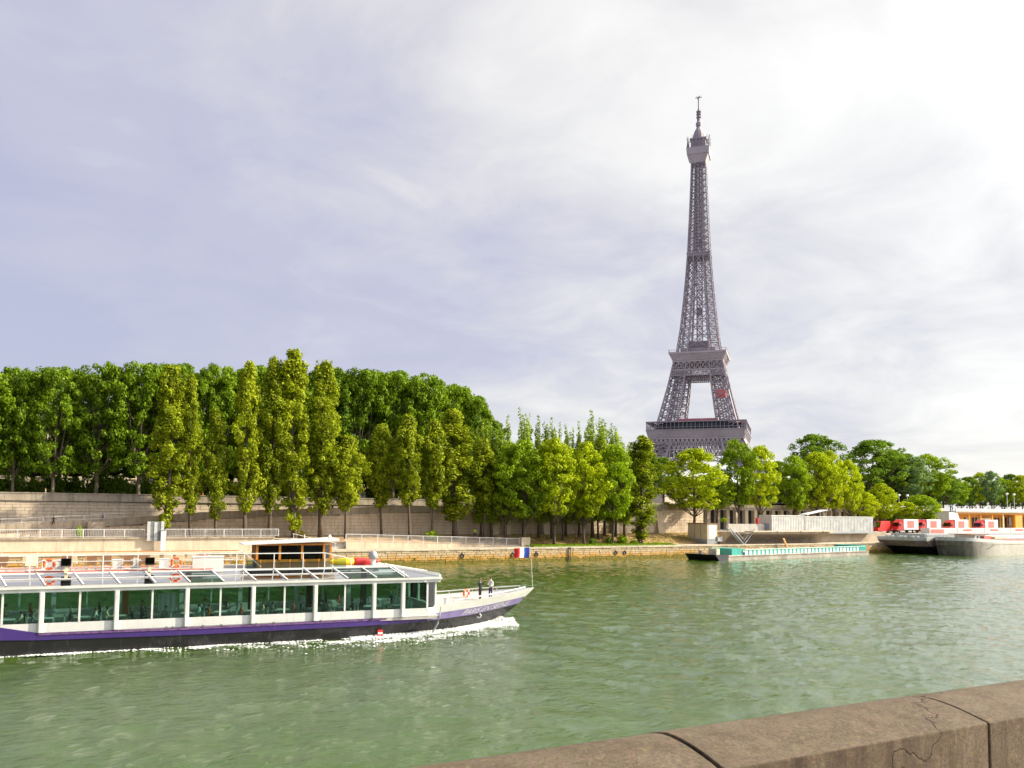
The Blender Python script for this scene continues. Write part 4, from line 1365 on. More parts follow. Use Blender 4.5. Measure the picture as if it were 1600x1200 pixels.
# ================================================================== PEOPLE
def skin_person(pose, seed=0):
    """one continuous figure grown over a jointed skeleton; returns mesh with regions"""
    rnd = random.Random(seed)
    V, E, RAD, REG = [], [], [], []
    def add(p, r, reg, par=None):
        V.append(p); RAD.append(r); REG.append(reg)
        if par is not None:
            E.append((par, len(V) - 1))
        return len(V) - 1
    sit = pose == 'sit'
    hz = 0.47 if sit else 0.95
    lean = 0.05 if sit else 0.0
    pel = add((0, 0, hz), .135, 1)
    bel = add((0, lean * .4, hz + .18), .125, 2, pel)
    che = add((0, lean, hz + .36), .15, 2, bel)
    neb = add((0, lean + .01, hz + .52), .06, 2, che)
    nec = add((0, lean + .03, hz + .58), .052, 0, neb)
    hd = add((0, lean + .05, hz + .68), .085, 0, nec)
    ht = add((0, lean + .04, hz + .78), .075, 0, hd)
    add((0, lean + .145, hz + .67), .018, 0, hd)            # nose
    hands = []
    for s in (-1, 1):
        sh = add((s * .19, lean, hz + .47), .06, 2, che)
        if pose == 'sit':
            el = add((s * .24, lean + .12, hz + .22), .043, 2, sh)
            wr = add((s * .12, lean + .34, hz + .24), .03, 0, el)
            ha = add((s * .09, lean + .42, hz + .25), .034, 0, wr)
            d = (0, 1, 0)
        elif pose == 'bent' and s == 1:
            el = add((s * .26, .02, hz + .2), .043, 2, sh)
            wr = add((s * .16, .22, hz + .22), .03, 0, el)
            ha = add((s * .10, .29, hz + .24), .034, 0, wr)
            d = (-.4, .9, .1)
        else:
            sw = (.12 * s if pose == 'walk' else .02)
            el = add((s * .25, sw * .5, hz + .2), .043, 2, sh)
            wr = add((s * .27, sw + .05, hz - .05), .03, 0, el)
            ha = add((s * .27, sw + .07, hz - .13), .034, 0, wr)
            d = (0, .15, -1)
        hands.append((V[ha], d, s))
        hp = add((s * .095, 0, hz - .06), .095, 1, pel)
        if sit:
            kn = add((s * .11, .43, hz + .02), .062, 1, hp)
            an = add((s * .11, .40, .09), .045, 1, kn)
        else:
            st = (.22 * -s if pose == 'walk' else .02 * s)
            kn = add((s * .10, st * .7 + .03, .5), .064, 1, hp)
            an = add((s * .10, st - (.05 if pose == 'walk' else 0), .09), .045, 1, kn)
        a = V[an]
        add((a[0] + s * .02, a[1] + .15, .04), .04, 3, an)
    me = bpy.data.meshes.new('skeleton')
    bm = bmesh.new()
    ly = bm.verts.layers.skin.verify()
    bv_ = [bm.verts.new(p) for p in V]
    for i, v in enumerate(bv_):
        v[ly].radius = (RAD[i], RAD[i] * (.78 if REG[i] == 2 and RAD[i] > .1 else 1))
        v[ly].use_root = (i == 0)
    for a, b2 in E:
        bm.edges.new((bv_[a], bv_[b2]))
    bm.to_mesh(me)
    bm.free()
    o = bpy.data.objects.new('skeleton', me)
    COL.objects.link(o)
    o.modifiers.new('Skin', 'SKIN')
    sub = o.modifiers.new('Sub', 'SUBSURF')
    sub.levels = sub.render_levels = 1
    bpy.context.view_layer.update()
    ev = o.evaluated_get(bpy.context.evaluated_depsgraph_get())
    src = ev.to_mesh()
    mb = MB()
    vs = [tuple(v.co) for v in src.vertices]
    for p in src.polygons:
        c = p.center
        # region of the nearest bone
        best, reg = 1e9, 0
        for a, b2 in E:
            A, B = Vector(V[a]), Vector(V[b2])
            t = max(0, min(1, (c - A).dot(B - A) / max(1e-9, (B - A).length_squared)))
            dd = (c - A.lerp(B, t)).length / (RAD[a] + RAD[b2])
            if dd < best:
                best, reg = dd, (REG[b2] if t > .35 or REG[b2] == 2 else REG[a])
        mb.f.append(list(p.vertices))
        mb.m.append(reg)
    mb.v = vs
    ev.to_mesh_clear()
    bpy.data.objects.remove(o)
    for hpos, d, s in hands:                                  # five fingers
        h = Vector(hpos)
        d = Vector(d).normalized()
        side = d.cross(Vector((1, 0, 0)) if abs(d.x) < .7 else Vector((0, 0, 1))).normalized()
        for k in range(4):
            b0 = h + side * (k - 1.5) * .017
            L = (.062, .075, .07, .055)[k]
            mb.tube([b0, b0 + d * L * .6, b0 + d * L + Vector((-s * .012, 0, -.004))], [.0085, .008, .006], 5)
        mb.tube([h - side * .02, h - side * .05 + d * .03, h - side * .048 + d * .055], [.0095, .009, .007], 5)
    for s in (-1, 1):                                          # eyes and ears
        mb.cbox((s * .032, V[hd][1] + .083, V[hd][2] + .022), (.02, .01, .01), 4)
        mb.cbox((s * .088, V[hd][1] - .005, V[hd][2] + .005), (.016, .03, .05), 0)
    mb.cbox((0, V[hd][1] + .084, V[hd][2] - .045), (.04, .008, .008), 5)
    hair = MB()
    for i in range(5):
        pass
    hc = Vector((0, V[hd][1] - .022, V[hd][2] + .045))
    prof = [(.098, -.03), (.104, .02), (.093, .065), (.06, .092), (.01, .102)]
    hair.lathe(prof, 12, hc)
    return mb, hair
PM = {}
def person_mesh(pose, top, legs, skin='skin', shoes='black'):
    key = (pose, top, legs)
    if key not in PM:
        if pose not in PM:
            PM[pose] = skin_person(pose)
        mb, hair = PM[pose]
        PM[key] = mb.mesh('person_body', [M[skin], M[legs], M[top], M[shoes], M['black'], M['red_faded']], True, True)
    return PM[key]
HAIR = {}
def person(label, loc, rz, pose='stand', top='white', legs='navy', hair='hair_dark', scale=1.0, group=None, dress=None):
    root = thing('person', label, 'person', loc, rz, group)
    obj('body', person_mesh(pose, top, legs), root)
    hk = (pose, hair)
    if hk not in HAIR:
        HAIR[hk] = PM[pose][1].mesh('hair', M[hair], True)
    obj('hair', HAIR[hk], root)
    if dress:
        mb = MB()
        mb.lathe([(.30, .45), (.24, .8), (.17, 1.0), (.185, 1.3), (.14, 1.45)], 14)
        mb.build('dress', M[dress], root, True)
    root.scale = (scale,) * 3
    return root
# ================================================================== TOUR BOAT
BA = R(-5.5)
BL = Vector((-math.sin(BA), math.cos(BA), 0))
BO = Vector((-1.8, 61.4, 0)) + BL * 4.2
BF = Vector((math.cos(BA), math.sin(BA), 0))
def bp(s, y, z):
    return BO + BF * s + BL * y + Vector((0, 0, z))
boat = thing('tour_boat', 'long white river tour boat with glazed cabin, purple stripe and open upper deck', 'boat', BO, BA)
S0, SB = -16.0, 22.0
def stem(z):
    return 34.9 + 4.03 * max(0, min(1, z / 2.9)) ** 0.8
def half(t, z):
    fl = 1 - 0.30 * t * (1 - min(1, max(0, z / 2.6))) - .03 * (1 - min(1, max(0, z)))
    return 4.2 * (1 - t ** 2.5) * fl
def zband0(s):
    return interp(s, [(-16, 1.15), (-1, 1.12), (2, .98), (11, .86), (28, .92), (34, 1.14), (39, 1.62)])
def zband1(s):
    return interp(s, [(-16, 2.0), (-.6, 1.98), (2.1, 1.42), (11, 1.36), (28, 1.42), (34, 1.76), (39, 2.2)])
def ztop(s):
    return interp(s, [(20, 1.42), (28.8, 1.43), (28.95, 2.12), (32, 2.28), (34.4, 2.5), (37, 2.72), (39, 2.92)])
def hull_pt(s, zf, side, off=0.0):
    """point on the hull at station s (measured on the bulwark line), zf(s) height"""
    if s <= SB:
        z = zf(s)
        return Vector((s, side * (half(0, z) + off), z))
    t = (s - SB) / (38.93 - SB)
    z = zf(s)
    return Vector((SB + t * (stem(z) - SB), side * (half(t, z) + off), z))
SS = [S0] + list(np.arange(-14, 22.1, 2.0)) + list(np.arange(22.6, 38.9, .5)) + [38.93]
SS = sorted(set([round(float(s), 3) for s in SS] + [28.8, 28.95, -.6, 2.1]))
def strip(name, mat, z0f, z1f, ss, rows=2, off=0.0, thick=None, parent=boat):
    mb = MB()
    for side in (-1, 1):
        grid = []
        for s in ss:
            grid.append([hull_pt(s, lambda q, k=k: lerp(z0f(q), z1f(q), k / rows), side, off) for k in range(rows + 1)])
        vs = [p for c in grid for p in c]
        n = rows + 1
        mb.add(vs, [(i * n + j, (i + 1) * n + j, (i + 1) * n + j + 1, i * n + j + 1) for i in range(len(ss) - 1) for j in range(rows)])
        if thick:
            vs2 = [p - Vector((0, side * min(thick, abs(p.y) * .9), 0)) for p in vs]
            mb.add(vs2, [(i * n + j, (i + 1) * n + j, (i + 1) * n + j + 1, i * n + j + 1) for i in range(len(ss) - 1) for j in range(rows)])
            top = [c[-1] for c in grid]
            tv = []
            for p in top:
                tv += [p, p - Vector((0, side * min(thick, abs(p.y) * .9), 0))]
            mb.add(tv, [(2 * i, 2 * i + 2, 2 * i + 3, 2 * i + 1) for i in range(len(top) - 1)])
    return mb.build(name, mat, parent, True, False)
hull = strip('hull', M['hull_black'], lambda s: -0.6, zband0, SS, 5)
strip('purple_band', M['purple'], zband0, zband1, [s for s in SS if s <= 29.5], 2, 0.035)
strip('bow_band', M['lavender'], zband0, zband1, [s for s in SS if s >= 29.0], 2, 0.02)
bul = strip('bulwark', M['hull_white'], zband1, ztop, [s for s in SS if s >= 28.9], 3, 0.0, 0.09)
# rusty rubbing strake over the purple band
strip('rubbing_strake', simple('scuffed_purple', (0.19, 0.09, 0.24), .6, var=.7, scale=3), lambda s: zband1(s) - .13, lambda s: zband1(s) - .02, [s for s in SS if 2 <= s <= 29.5], 1, .07)
mb = MB()                                             # bow deck and cabin floor
dk = [hull_pt(s, lambda q: 2.08, -1, -.1) for s in SS if s > 29.0]
poly = [(p.x, p.y) for p in dk] + [(p.x, -p.y) for p in dk[::-1]]
mb.prism_z([(x, y) for x, y in poly if abs(y) > -1], 2.03, 2.09)
mb.build('bow_deck', M['deck_grey'], boat)
mb = MB()
mb.box(S0, 28.9, -4.1, 4.1, 1.2, 1.42)
mb.build('cabin_floor', M['deck_grey'], boat)
mb = MB()
mb.box(S0 - .05, S0, -4.15, 4.15, -.5, 4.3)
mb.build('stern_wall', M['white'], boat)
# ---- cabin sides
main = [2.1 + 4.325 * k for k in range(-4, 7)]
posts = sorted([(s, True) for s in main if s < 26] + [(s + 2.16, False) for s in main if s + 2.16 < 26] + [(25.95, True)])
for side in (-1, 1):
    mb = MB()
    mb.box(S0, 28.0, min(side * 4.02, side * 4.12), max(side * 4.02, side * 4.12), 1.42, 2.02)
    mb.build('sill_panel', M['hull_white'], boat)
    mb = MB()
    y0, y1 = sorted((side * 3.95, side * 4.22))
    mb.box(S0, 28.9, y0, y1, 3.98, 4.32)
    hb = mb.build('header_beam', M['white'], boat)
    mb = MB()
    y0, y1 = sorted((side * 4.22, side * 4.32))
    mb.box(S0, 29.0, y0, y1, 4.20, 4.36)
    mb.build('gutter', M['white'], hb)
    for s, big in posts:
        w = .15 if big else .06
        mb = MB()
        y0, y1 = sorted((side * 3.98, side * (4.25 if big else 4.13)))
        mb.box(s - w, s + w, y0, y1, 1.45 if big else 2.02, 3.98)
        if big:                                        # bracket foot
            mb.box(s - .09, s + .09, *sorted((side * 4.25, side * 4.31)), 1.45, 4.0)
        mb.build('window_post', M['white'], boat)
    ps = [S0] + [s for s, _ in posts] + [27.9]
    for a, c in zip(ps, ps[1:]):
        mb = MB()
        y0, y1 = sorted((side * 4.05, side * 4.07))
        mb.box(a + .05, c - .05, y0, y1, 2.03, 3.97)
        mb.build('window_pane', M['glass_side'], boat)
# front of the cabin: chamfered corners and flat front
fpts = [(27.9, -4.06), (28.75, -3.5), (29.0, -1.6), (29.0, 1.6), (28.75, 3.5), (27.9, 4.06)]
for (a, c) in zip(fpts, fpts[1:]):
    d = Vector((c[0] - a[0], c[1] - a[1], 0))
    nrm = Vector((d.y, -d.x, 0)).normalized()
    mb = MB()
    mb.prism_z([a, c, (c[0] - nrm.x * .03, c[1] - nrm.y * .03), (a[0] - nrm.x * .03, a[1] - nrm.y * .03)], 2.03, 4.0)
    mb.build('front_pane', M['glass_clear'], boat)
    mb = MB()
    mb.prism_z([(a[0] + nrm.x * .05, a[1] + nrm.y * .05), (c[0] + nrm.x * .05, c[1] + nrm.y * .05), (c[0] - nrm.x * .08, c[1] - nrm.y * .08), (a[0] - nrm.x * .08, a[1] - nrm.y * .08)], 1.45, 2.02)
    mb.build('front_sill', M['white'], boat)
for p in fpts:
    mb = MB()
    mb.cbox((p[0], p[1], 3.0), (.14, .14, 2.2))
    mb.build('window_post', M['white'], boat)
# eave beam over the front
mb = MB()
mb.prism_z([(27.6, -4.28), (29.0, -3.9), (29.85, -1.6), (29.85, 1.6), (29.0, 3.9), (27.6, 4.28), (27.6, 3.9), (28.6, 3.4), (28.9, 1.5), (28.9, -1.5), (28.6, -3.4), (27.6, -3.9)], 4.0, 4.34)
mb.build('front_eave', M['white'], boat)
# ---- glazed roof slopes
RIDGE_Y, RIDGE_Z = 2.25, 5.06
ra = [S0] + [2.1 - .55 + 2.1625 * k for k in range(-8, 12)] + [25.6]
ra = sorted(x for x in ra if x <= 25.7)
for side in (-1, 1):
    for a, c in zip(ra, ra[1:]):
        mb = MB()
        o_ = .72
        v = [(a + o_, side * 4.2, 4.37), (c + o_, side * 4.2, 4.37), (c, side * RIDGE_Y, RIDGE_Z), (a, side * RIDGE_Y, RIDGE_Z)]
        mb.add(v, [(0, 1, 2, 3)])
        mb.build('roof_pane', M['glass_roof'], boat)
    for a in ra:
        mb = MB()
        mb.bar((a, side * RIDGE_Y, RIDGE_Z + .03), (a + .72, side * 4.22, 4.42), .055)
        mb.build('rafter', M['white'], boat)
    mb = MB()
    mb.bar((S0, side * 3.2, 4.76), (26.3, side * 3.2, 4.76), .035)
    mb.build('purlin', M['white'], boat)
    mb = MB()
    mb.box(S0, 25.7, *sorted((side * 2.17, side * 2.33)), 4.98, 5.10)
    mb.build('ridge_beam', M['white'], boat)
# hipped front of the roof
ft = [(25.65, -2.25), (25.9, -1), (25.9, 1), (25.65, 2.25)]
fb = [(26.35, -4.2), (29.0, -3.75), (29.7, -1.6), (29.7, 1.6), (29.0, 3.75), (26.35, 4.2)]
idx = [(0, 0, 1), (0, 1, 2), (2, 3, 4), (3, 4, 5)]
for (a, b1, b2) in ((0, 0, 1), (3, 4, 5)):
    mb = MB()
    mb.add([(ft[a][0], ft[a][1], 5.06), (fb[b1][0], fb[b1][1], 4.37), (fb[b2][0], fb[b2][1], 4.37)], [(0, 1, 2)])
    mb.build('roof_pane', M['glass_roof'], boat)
for (a1, a2, b1, b2) in ((0, 1, 1, 2), (1, 2, 2, 3), (2, 3, 3, 4)):
    mb = MB()
    mb.add([(ft[a1][0], ft[a1][1], 5.06), (fb[b1][0], fb[b1][1], 4.37), (fb[b2][0], fb[b2][1], 4.37), (ft[a2][0], ft[a2][1], 5.06)], [(0, 1, 2, 3)])
    mb.build('roof_pane', M['glass_roof'], boat)
for a, b1 in ((0, 0), (0, 1), (1, 2), (2, 3), (3, 4), (3, 5)):
    mb = MB()
    mb.bar((ft[a][0], ft[a][1], 5.09), (fb[b1][0], fb[b1][1], 4.41), .06)
    mb.build('rafter', M['white'], boat)
# ---- upper deck
mb = MB()
mb.box(S0, 25.7, -2.17, 2.17, 4.92, 5.07)
ud = mb.build('upper_deck', M['deck_grey'], boat)
mb = MB()
for side in (-1, 1):
    mb.box(S0, 12.5, *sorted((side * 1.9, side * 2.16)), 5.075, 5.17)
mb.build('deck_edge', M['deck_red'], ud)
for side, z in ((-1, 6.22), (1, 6.22)):
    mb = MB()
    for zz, r in ((z, .045), (z - .42, .028), (z - .8, .022)):
        mb.bar((S0, side * 2.2, zz), (14.6, side * 2.2, zz), r)
    mb.build('guard_rail', M['white'] if side < 0 else M['wood'], boat)
    s = -14.0
    while s < 14.7:
        mb = MB()
        mb.bar((s, side * 2.2, 5.0), (s, side * 2.2, z), .05)
        mb.build('rail_post', M['white'], boat)
        s += 2.16
# glass screens and rail round the wheelhouse
for k in range(7):
    mb = MB()
    mb.box(14.75 + k * 1.05, 15.72 + k * 1.05, -2.2, -2.18, 5.1, 5.75)
    mb.build('screen', M['glass_clear'], boat)
mb = MB()
mb.bar((14.6, -2.2, 6.2), (20.4, -2.2, 6.2), .045)
mb.bar((20.4, -2.2, 6.2), (22.4, -2.2, 5.75), .045)
for s in (14.6, 16.7, 18.8, 20.4, 22.4):
    mb.bar((s, -2.2, 5.05), (s, -2.2, 6.2 if s < 21 else 5.75), .04)
mb.build('side_rail', M['white'], boat)
# ---- wheelhouse
wh = thing('wheelhouse', 'varnished orange wood wheelhouse with white roof on the tour boat', 'wheelhouse', bp(15.6, 0, 5.07), BA)
mb = MB()
fr_ = [(0, -1.25), (4.9, -1.25), (5.5, -.8), (5.6, 0), (5.5, .8), (4.9, 1.25), (0, 1.25)]
mb.prism_z(fr_, 0, .42)
mb.build('base', M['wood_dark'], wh)
mb = MB()
mb.prism_z([(x * 1.005, y * 1.02) for x, y in fr_], .42, .62)
mb.build('sill', M['wood'], wh)
for k, (a, c) in enumerate(zip(fr_, fr_[1:] + fr_[:1])):
    L = (Vector(c) - Vector(a)).length
    nseg = max(1, round(L / 1.55))
    for i in range(nseg):
        p, q = Vector(a).lerp(Vector(c), i / nseg), Vector(a).lerp(Vector(c), (i + 1) / nseg)
        mb = MB()
        d = (q - p).normalized()
        nrm = Vector((d.y, -d.x))
        mb.prism_z([p + d * .06, q - d * .06, q - d * .06 - nrm * .02, p + d * .06 - nrm * .02], .62, 1.66)
        mb.build('window', M['glass_dark'] if p.x < 4.5 else M['glass_clear'], wh)
        mb = MB()
        mb.cbox((p.x, p.y, 1.14), (.16, .16, 1.08))
        mb.build('frame_post', M['wood'], wh)
mb = MB()
mb.prism_z([(x * 1.002, y * 1.01) for x, y in fr_], 1.66, 1.80)
mb.build('head_frame', M['wood'], wh)
mb = MB()
mb.prism([(-1.0, 1.72), (-1.0, 1.80), (6.0, 2.18), (6.0, 1.98)], -1.6, 1.6)
mb.build('roof', M['white'], wh)
mb = MB()
mb.bar((-1.6, -1.5, 1.75), (.3, -1.6, .1), .035)
mb.build('stay', M['white'], wh)
mb = MB()
mb.bar((3.6, -.3, 2.0), (3.6, -.3, 2.45), .04)
mb.lathe([(.12, 0), (.12, .16), (.02, .22)], 8, (5.4, -.9, 2.16))
mb.lathe([(.10, 0), (.10, .2), (.02, .24)], 8, (5.7, .5, 2.16))
mb.build('signal_lamp', M['white'], wh)
# ---- fittings
def ring_buoy(label, s, y, z, rot=0.0):
    r = thing('life_ring', label, 'life ring', bp(s, y, z), BA + rot, 'life rings on the boat')
    mb = MB()
    mb.torus((0, 0, 0), .30, .085, 'y', 20, 8)
    mb.build('ring', M['orange'], r, True)
    for k in range(4):
        t = math.pi / 4 + k * math.pi / 2
        mb = MB()
        mb.cbox((.30 * math.cos(t), 0, .30 * math.sin(t)), (.19, .19, .06), 0, 0, -t)
        mb.build('band', M['white'], r)
    return r
ring_buoy('orange life ring on the upper deck rail nearest the left edge', 2.25, -2.33, 5.65)
ring_buoy('orange life ring on the upper deck rail beside the white chest', 10.05, -2.33, 5.65)
ring_buoy('orange life ring hung inside the bow beside the standing pair', 33.0, .9, 2.5, .4)
def flood(label, s):
    r = thing('floodlight', label, 'floodlight', bp(s, -2.4, 5.12), BA, 'floodlights on the upper deck')
    mb = MB()
    mb.prism_x([(-.22, .45), (.22, .36), (.22, .82), (-.22, .92)], -.3, .3)
    mb.build('housing', M['black'], r)
    mb = MB()
    mb.box(-.26, .26, -.26, -.235, .48, .88)
    mb.build('lens', M['glass_dark'], r)
    mb = MB()
    mb.box(-.09, .09, -.09, .09, -.05, .38)
    mb.build('foot', M['cream'], r)
flood('black floodlight on the rail near the left picture edge', 3.25)
flood('black floodlight on the rail left of the second life ring', 8.35)
def deck_chair(label, s, y, mat, face):
    r = thing('deck_chair', label, 'chair', bp(s, y, 5.07), BA + (0 if face > 0 else math.pi), 'chairs on the upper deck')
    mb = MB()
    mb.box(-.30, .30, -.28, .28, .43, .49)
    mb.build('seat', mat, r)
    mb = MB()
    mb.add([(-.30, -.32, .50), (.30, -.32, .50), (.30, -.26, .50), (-.30, -.26, .50), (-.31, -.44, 1.06), (.31, -.44, 1.06), (.31, -.38, 1.06), (-.31, -.38, 1.06)],
           [(3, 2, 1, 0), (4, 5, 6, 7), (0, 1, 5, 4), (1, 2, 6, 5), (2, 3, 7, 6), (3, 0, 4, 7)])
    mb.build('backrest', mat, r)
    for sx in (-.27, .27):
        for sy in (-.25, .25):
            mb = MB()
            mb.bar((sx, sy, 0), (sx, sy, .44), .022)
            mb.build('leg', M['steel'], r)
        mb = MB()
        mb.bar((sx, -.3, .68), (sx, .26, .68), .025)
        mb.build('armrest', M['steel'], r)
near = [(-.6, 'wood_dark'), (1.05, 'cream'), (3.15, 'wood_dark'), (4.7, 'wood_dark'), (5.6, 'wood_dark'), (7.0, 'wood_dark'), (7.9, 'wood_dark'), (-2.3, 'wood_dark'), (-4, 'wood_dark')]
for i, (s, m) in enumerate(sorted(near)):
    deck_chair('%s deck chair of the near row, %s from the stern end' % ('brown slatted' if m == 'wood_dark' else 'cream', ORD[i]), s, -1.15, M[m], -1)
far = [(-1.4, 'cream'), (.7, 'cream'), (3.4, 'cream'), (4.5, 'tan'), (5.5, 'tan'), (8.7, 'cream'), (9.6, 'cream'), (10.4, 'cream'), (11.2, 'cream'), (12.0, 'red_faded'), (-3.2, 'tan')]
for i, (s, m) in enumerate(sorted(far)):
    deck_chair('%s deck chair of the far row, %s from the stern end' % ({'cream': 'cream', 'tan': 'tan', 'red_faded': 'pale red'}[m], ORD[i]), s, .9, M[m], 1)
for i, s in enumerate((2.0, 2.75, 6.3, 7.45, 9.3)):
    r = thing('deck_table', 'small white covered deck table, %s from the left in the near row' % ORD[i], 'table', bp(s, -.55, 5.07), BA, 'small tables on the upper deck')
    mb = MB()
    mb.box(-.33, .33, -.33, .33, .72, .76)
    mb.build('top', M['cloth'], r)
    mb = MB()
    mb.prism_z([(-.31, -.31), (0, -.28), (.31, -.31), (.28, 0), (.31, .31), (0, .28), (-.31, .31), (-.28, 0)], .12, .72)
    mb.build('cloth_skirt', M['cloth'], r)
r = thing('deck_chest', 'large white covered chest on the upper deck before the wheelhouse', 'chest', bp(12.2, -1.1, 5.07), BA)
mb = MB()
mb.box(-1.05, 1.05, -.5, .5, 0, .86)
o = mb.build('body', M['cloth'], r)
mb = MB()
mb.box(-1.08, 1.08, -.53, .53, .862, .93)
mb.build('lid', M['white'], r)
# rubber boat and ventilator ahead of the wheelhouse
r = thing('canoe', 'yellow and red canoe lying on the cabin roof', 'canoe', bp(23.2, .5, 5.1), BA)
for nm, m, x0, x1 in (('yellow_half', 'yellow', -2.2, 0), ('red_half', 'red', 0.0, 2.2)):
    mb = MB()
    pts, rs = [], []
    for i in range(9):
        t = x0 + (x1 - x0) * i / 8
        pts.append((t, 0, .2 + .03 * t * t * .5))
        rs.append(.05 + .3 * (1 - (abs(t) / 2.25) ** 2.2))
    mb.tube(pts, rs, 10)
    mb.build(nm, M[m], r, True)
r = thing('ventilator', 'grey mushroom ventilator hood on the cabin roof', 'ventilator', bp(24.6, -.3, 5.07), BA)
mb = MB()
mb.lathe([(.2, 0), (.2, .55)], 12)
mb.build('pipe', M['white'], r)
mb = MB()
mb.lathe([(.34, .5), (.36, .75), (.30, .98), (.16, 1.12), (.02, 1.16)], 14)
mb.build('hood', M['steel'], r, True)
# bow fittings
mb = MB()
for side in (-1, 1):
    pts = [hull_pt(s, lambda q: ztop(q) + .24, side, -.12) for s in np.arange(30.6, 38.2, .9)]
    mb.tube(pts, .045, 6)
    for p in pts[::2]:
        mb.bar((p.x, p.y, p.z - .26), p, .035)
mb.build('bow_rail', M['white'], boat)
for s, side in ((29.3, -1), (30.3, -1), (30.6, 1)):
    p = hull_pt(s, lambda q: 2.0, side, -.35)
    mb = MB()
    mb.lathe([(.17, 0), (.17, .62), (.21, .64), (.21, .70)], 12, (p.x, p.y, 1.95))
    mb.build('bollard', M['white'], boat)
p = hull_pt(29.0, lambda q: 1.0, -1, .12)
mb = MB()
mb.tube([(29.05, -4.0, 2.05), (28.9, -4.12, 1.4), (28.75, -4.13, .8), (28.35, -4.1, .15)], [.05, .06, .07, .08], 8)
mb.build('rope_fender', M['steel'], boat)
p = hull_pt(34.9, lambda q: .95, -1, .05)
mb = MB()
mb.torus((0, 0, 0), .16, .05, 'y', 14, 6)
o = mb.build('hawse_ring', M['white'], boat, True)
o.location, o.rotation_euler = p, (0, 0, R(-24))
for k in range(7):                                     # eyes welded on the purple band
    mb = MB()
    mb.torus((2.6 + [6.9, 7.3, 9.2, 10.4, 12.7, 13.9, 17.2][k], -4.27, zband1(10) + .05), .07, .02, 'y', 10, 5)
    mb.build('mooring_eye', M['black'], boat)
mb = MB()
mb.box(24.05, 24.45, -4.18, -4.12, .08, .55)
sg = mb.build('draught_mark', M['red'], boat)
mb = MB()
mb.box(24.07, 24.43, -4.20, -4.182, .24, .38)
mb.build('white_bar', M['white'], sg)
# name on the bow, following the plating
def letter_strip(txt, s0, s1, zmid, h):
    cu = bpy.data.curves.new('lettering', 'FONT')
    cu.body = txt
    cu.size = 1.0
    tmp = bpy.data.objects.new('lettering', cu)
    COL.objects.link(tmp)
    bpy.context.view_layer.update()
    me = bpy.data.meshes.new_from_object(tmp.evaluated_get(bpy.context.evaluated_depsgraph_get()))
    bpy.data.objects.remove(tmp)
    xs = [v.co.x for v in me.vertices]
    x0, x1 = min(xs), max(xs)
    for v in me.vertices:
        s = lerp(s0, s1, (v.co.x - x0) / (x1 - x0))
        dz = v.co.y / 0.7 * h
        q = hull_pt(s, lambda q: zmid(q) + dz, -1, .035)
        v.co = q
    me.materials.clear()
    me.materials.append(M['white'])
    return me
obj('name_lettering', letter_strip('PARIS EN SEINE', 32.6, 37.3, lambda s: zband0(s) + .10, .42), boat)
# ---- dining room
def dining_table(i, s, y, big):
    r = thing('dining_table', 'white clothed dining table inside the cabin, %s from the stern in the %s row' % (ORD[i], 'near' if y < 0 else 'far'), 'table', bp(s, y, 1.42), BA, 'dining tables in the cabin')
    mb = MB()
    mb.box(-.42, .42, -.6, .6, .72, .75)
    mb.build('top', M['cloth'], r)
    mb = MB()
    mb.prism_z([(-.43, -.61), (-.1, -.58), (.1, -.62), (.43, -.61), (.40, 0), (.43, .61), (0, .58), (-.43, .61), (-.40, 0)], .34, .722)
    mb.build('cloth', M['cloth'], r)
    mb = MB()
    mb.lathe([(.2, 0), (.05, .04), (.05, .7)], 8)
    mb.build('leg', M['steel'], r)
cols = ['cream', 'white', 'navy', 'rust_shirt', 'grey_cloth', 'beige_cloth', 'white', 'red_faded', 'black', 'teal_pale']
cname = {'cream': 'cream', 'white': 'white', 'navy': 'navy', 'rust_shirt': 'rust coloured', 'grey_cloth': 'grey', 'beige_cloth': 'beige', 'red_faded': 'pale red', 'black': 'black', 'teal_pale': 'pale green', 'blue_shirt': 'bright blue'}
hairs = ['hair_dark', 'hair_brown', 'hair_grey', 'hair_brown']
ni = 0
def din_chair(label, s, y, rz):
    c = thing('dining_chair', label, 'chair', bp(s, y, 1.42), BA + rz, 'dining chairs in the cabin')
    mb = MB()
    mb.box(-.21, .21, -.2, .22, .42, .46)
    mb.build('seat', M['grey_cloth'], c)
    mb = MB()
    mb.box(-.21, .21, -.26, -.21, .47, .98)
    mb.build('backrest', M['white'], c)
    mb = MB()
    for sx in (-.18, .18):
        for sy in (-.2, .18):
            mb.bar((sx, sy, 0), (sx, sy, .42), .018)
    mb.build('legs', M['steel'], c)
ti = 0
for row, yy in (('near', -2.75), ('far', 1.9)):
    k = 0
    s = .1
    while s < 26.5:
        if row == 'far' and k % 2:
            s += 2.16
            k += 1
            continue
        dining_table(k, s, yy, True)
        for q, (ds, rz) in enumerate(((-.82, -math.pi / 2), (.82, math.pi / 2))):
            din_chair('chair on the %s side of the %s table in the %s row of the cabin' % (('stern', 'bow')[q], ORD[k], row), s + ds, yy + .1, rz)
            if (k * 7 + q * 3 + (row == 'far')) % 5 != 0:
                top = cols[(ni * 3 + k) % len(cols)]
                if row == 'near' and k == 6 and q == 1:
                    top = 'blue_shirt'
                person('seated diner in %s top on the %s side of the %s table, %s row' % (cname[top], ('stern', 'bow')[q], ORD[k], row), bp(s + ds, yy + .1, 1.42), BA + rz, 'sit', top, ['navy', 'grey_cloth', 'beige_cloth'][ni % 3], hairs[ni % 4], random.uniform(.97, 1.06), 'diners in the cabin')
                ni += 1
        s += 2.16
        k += 1
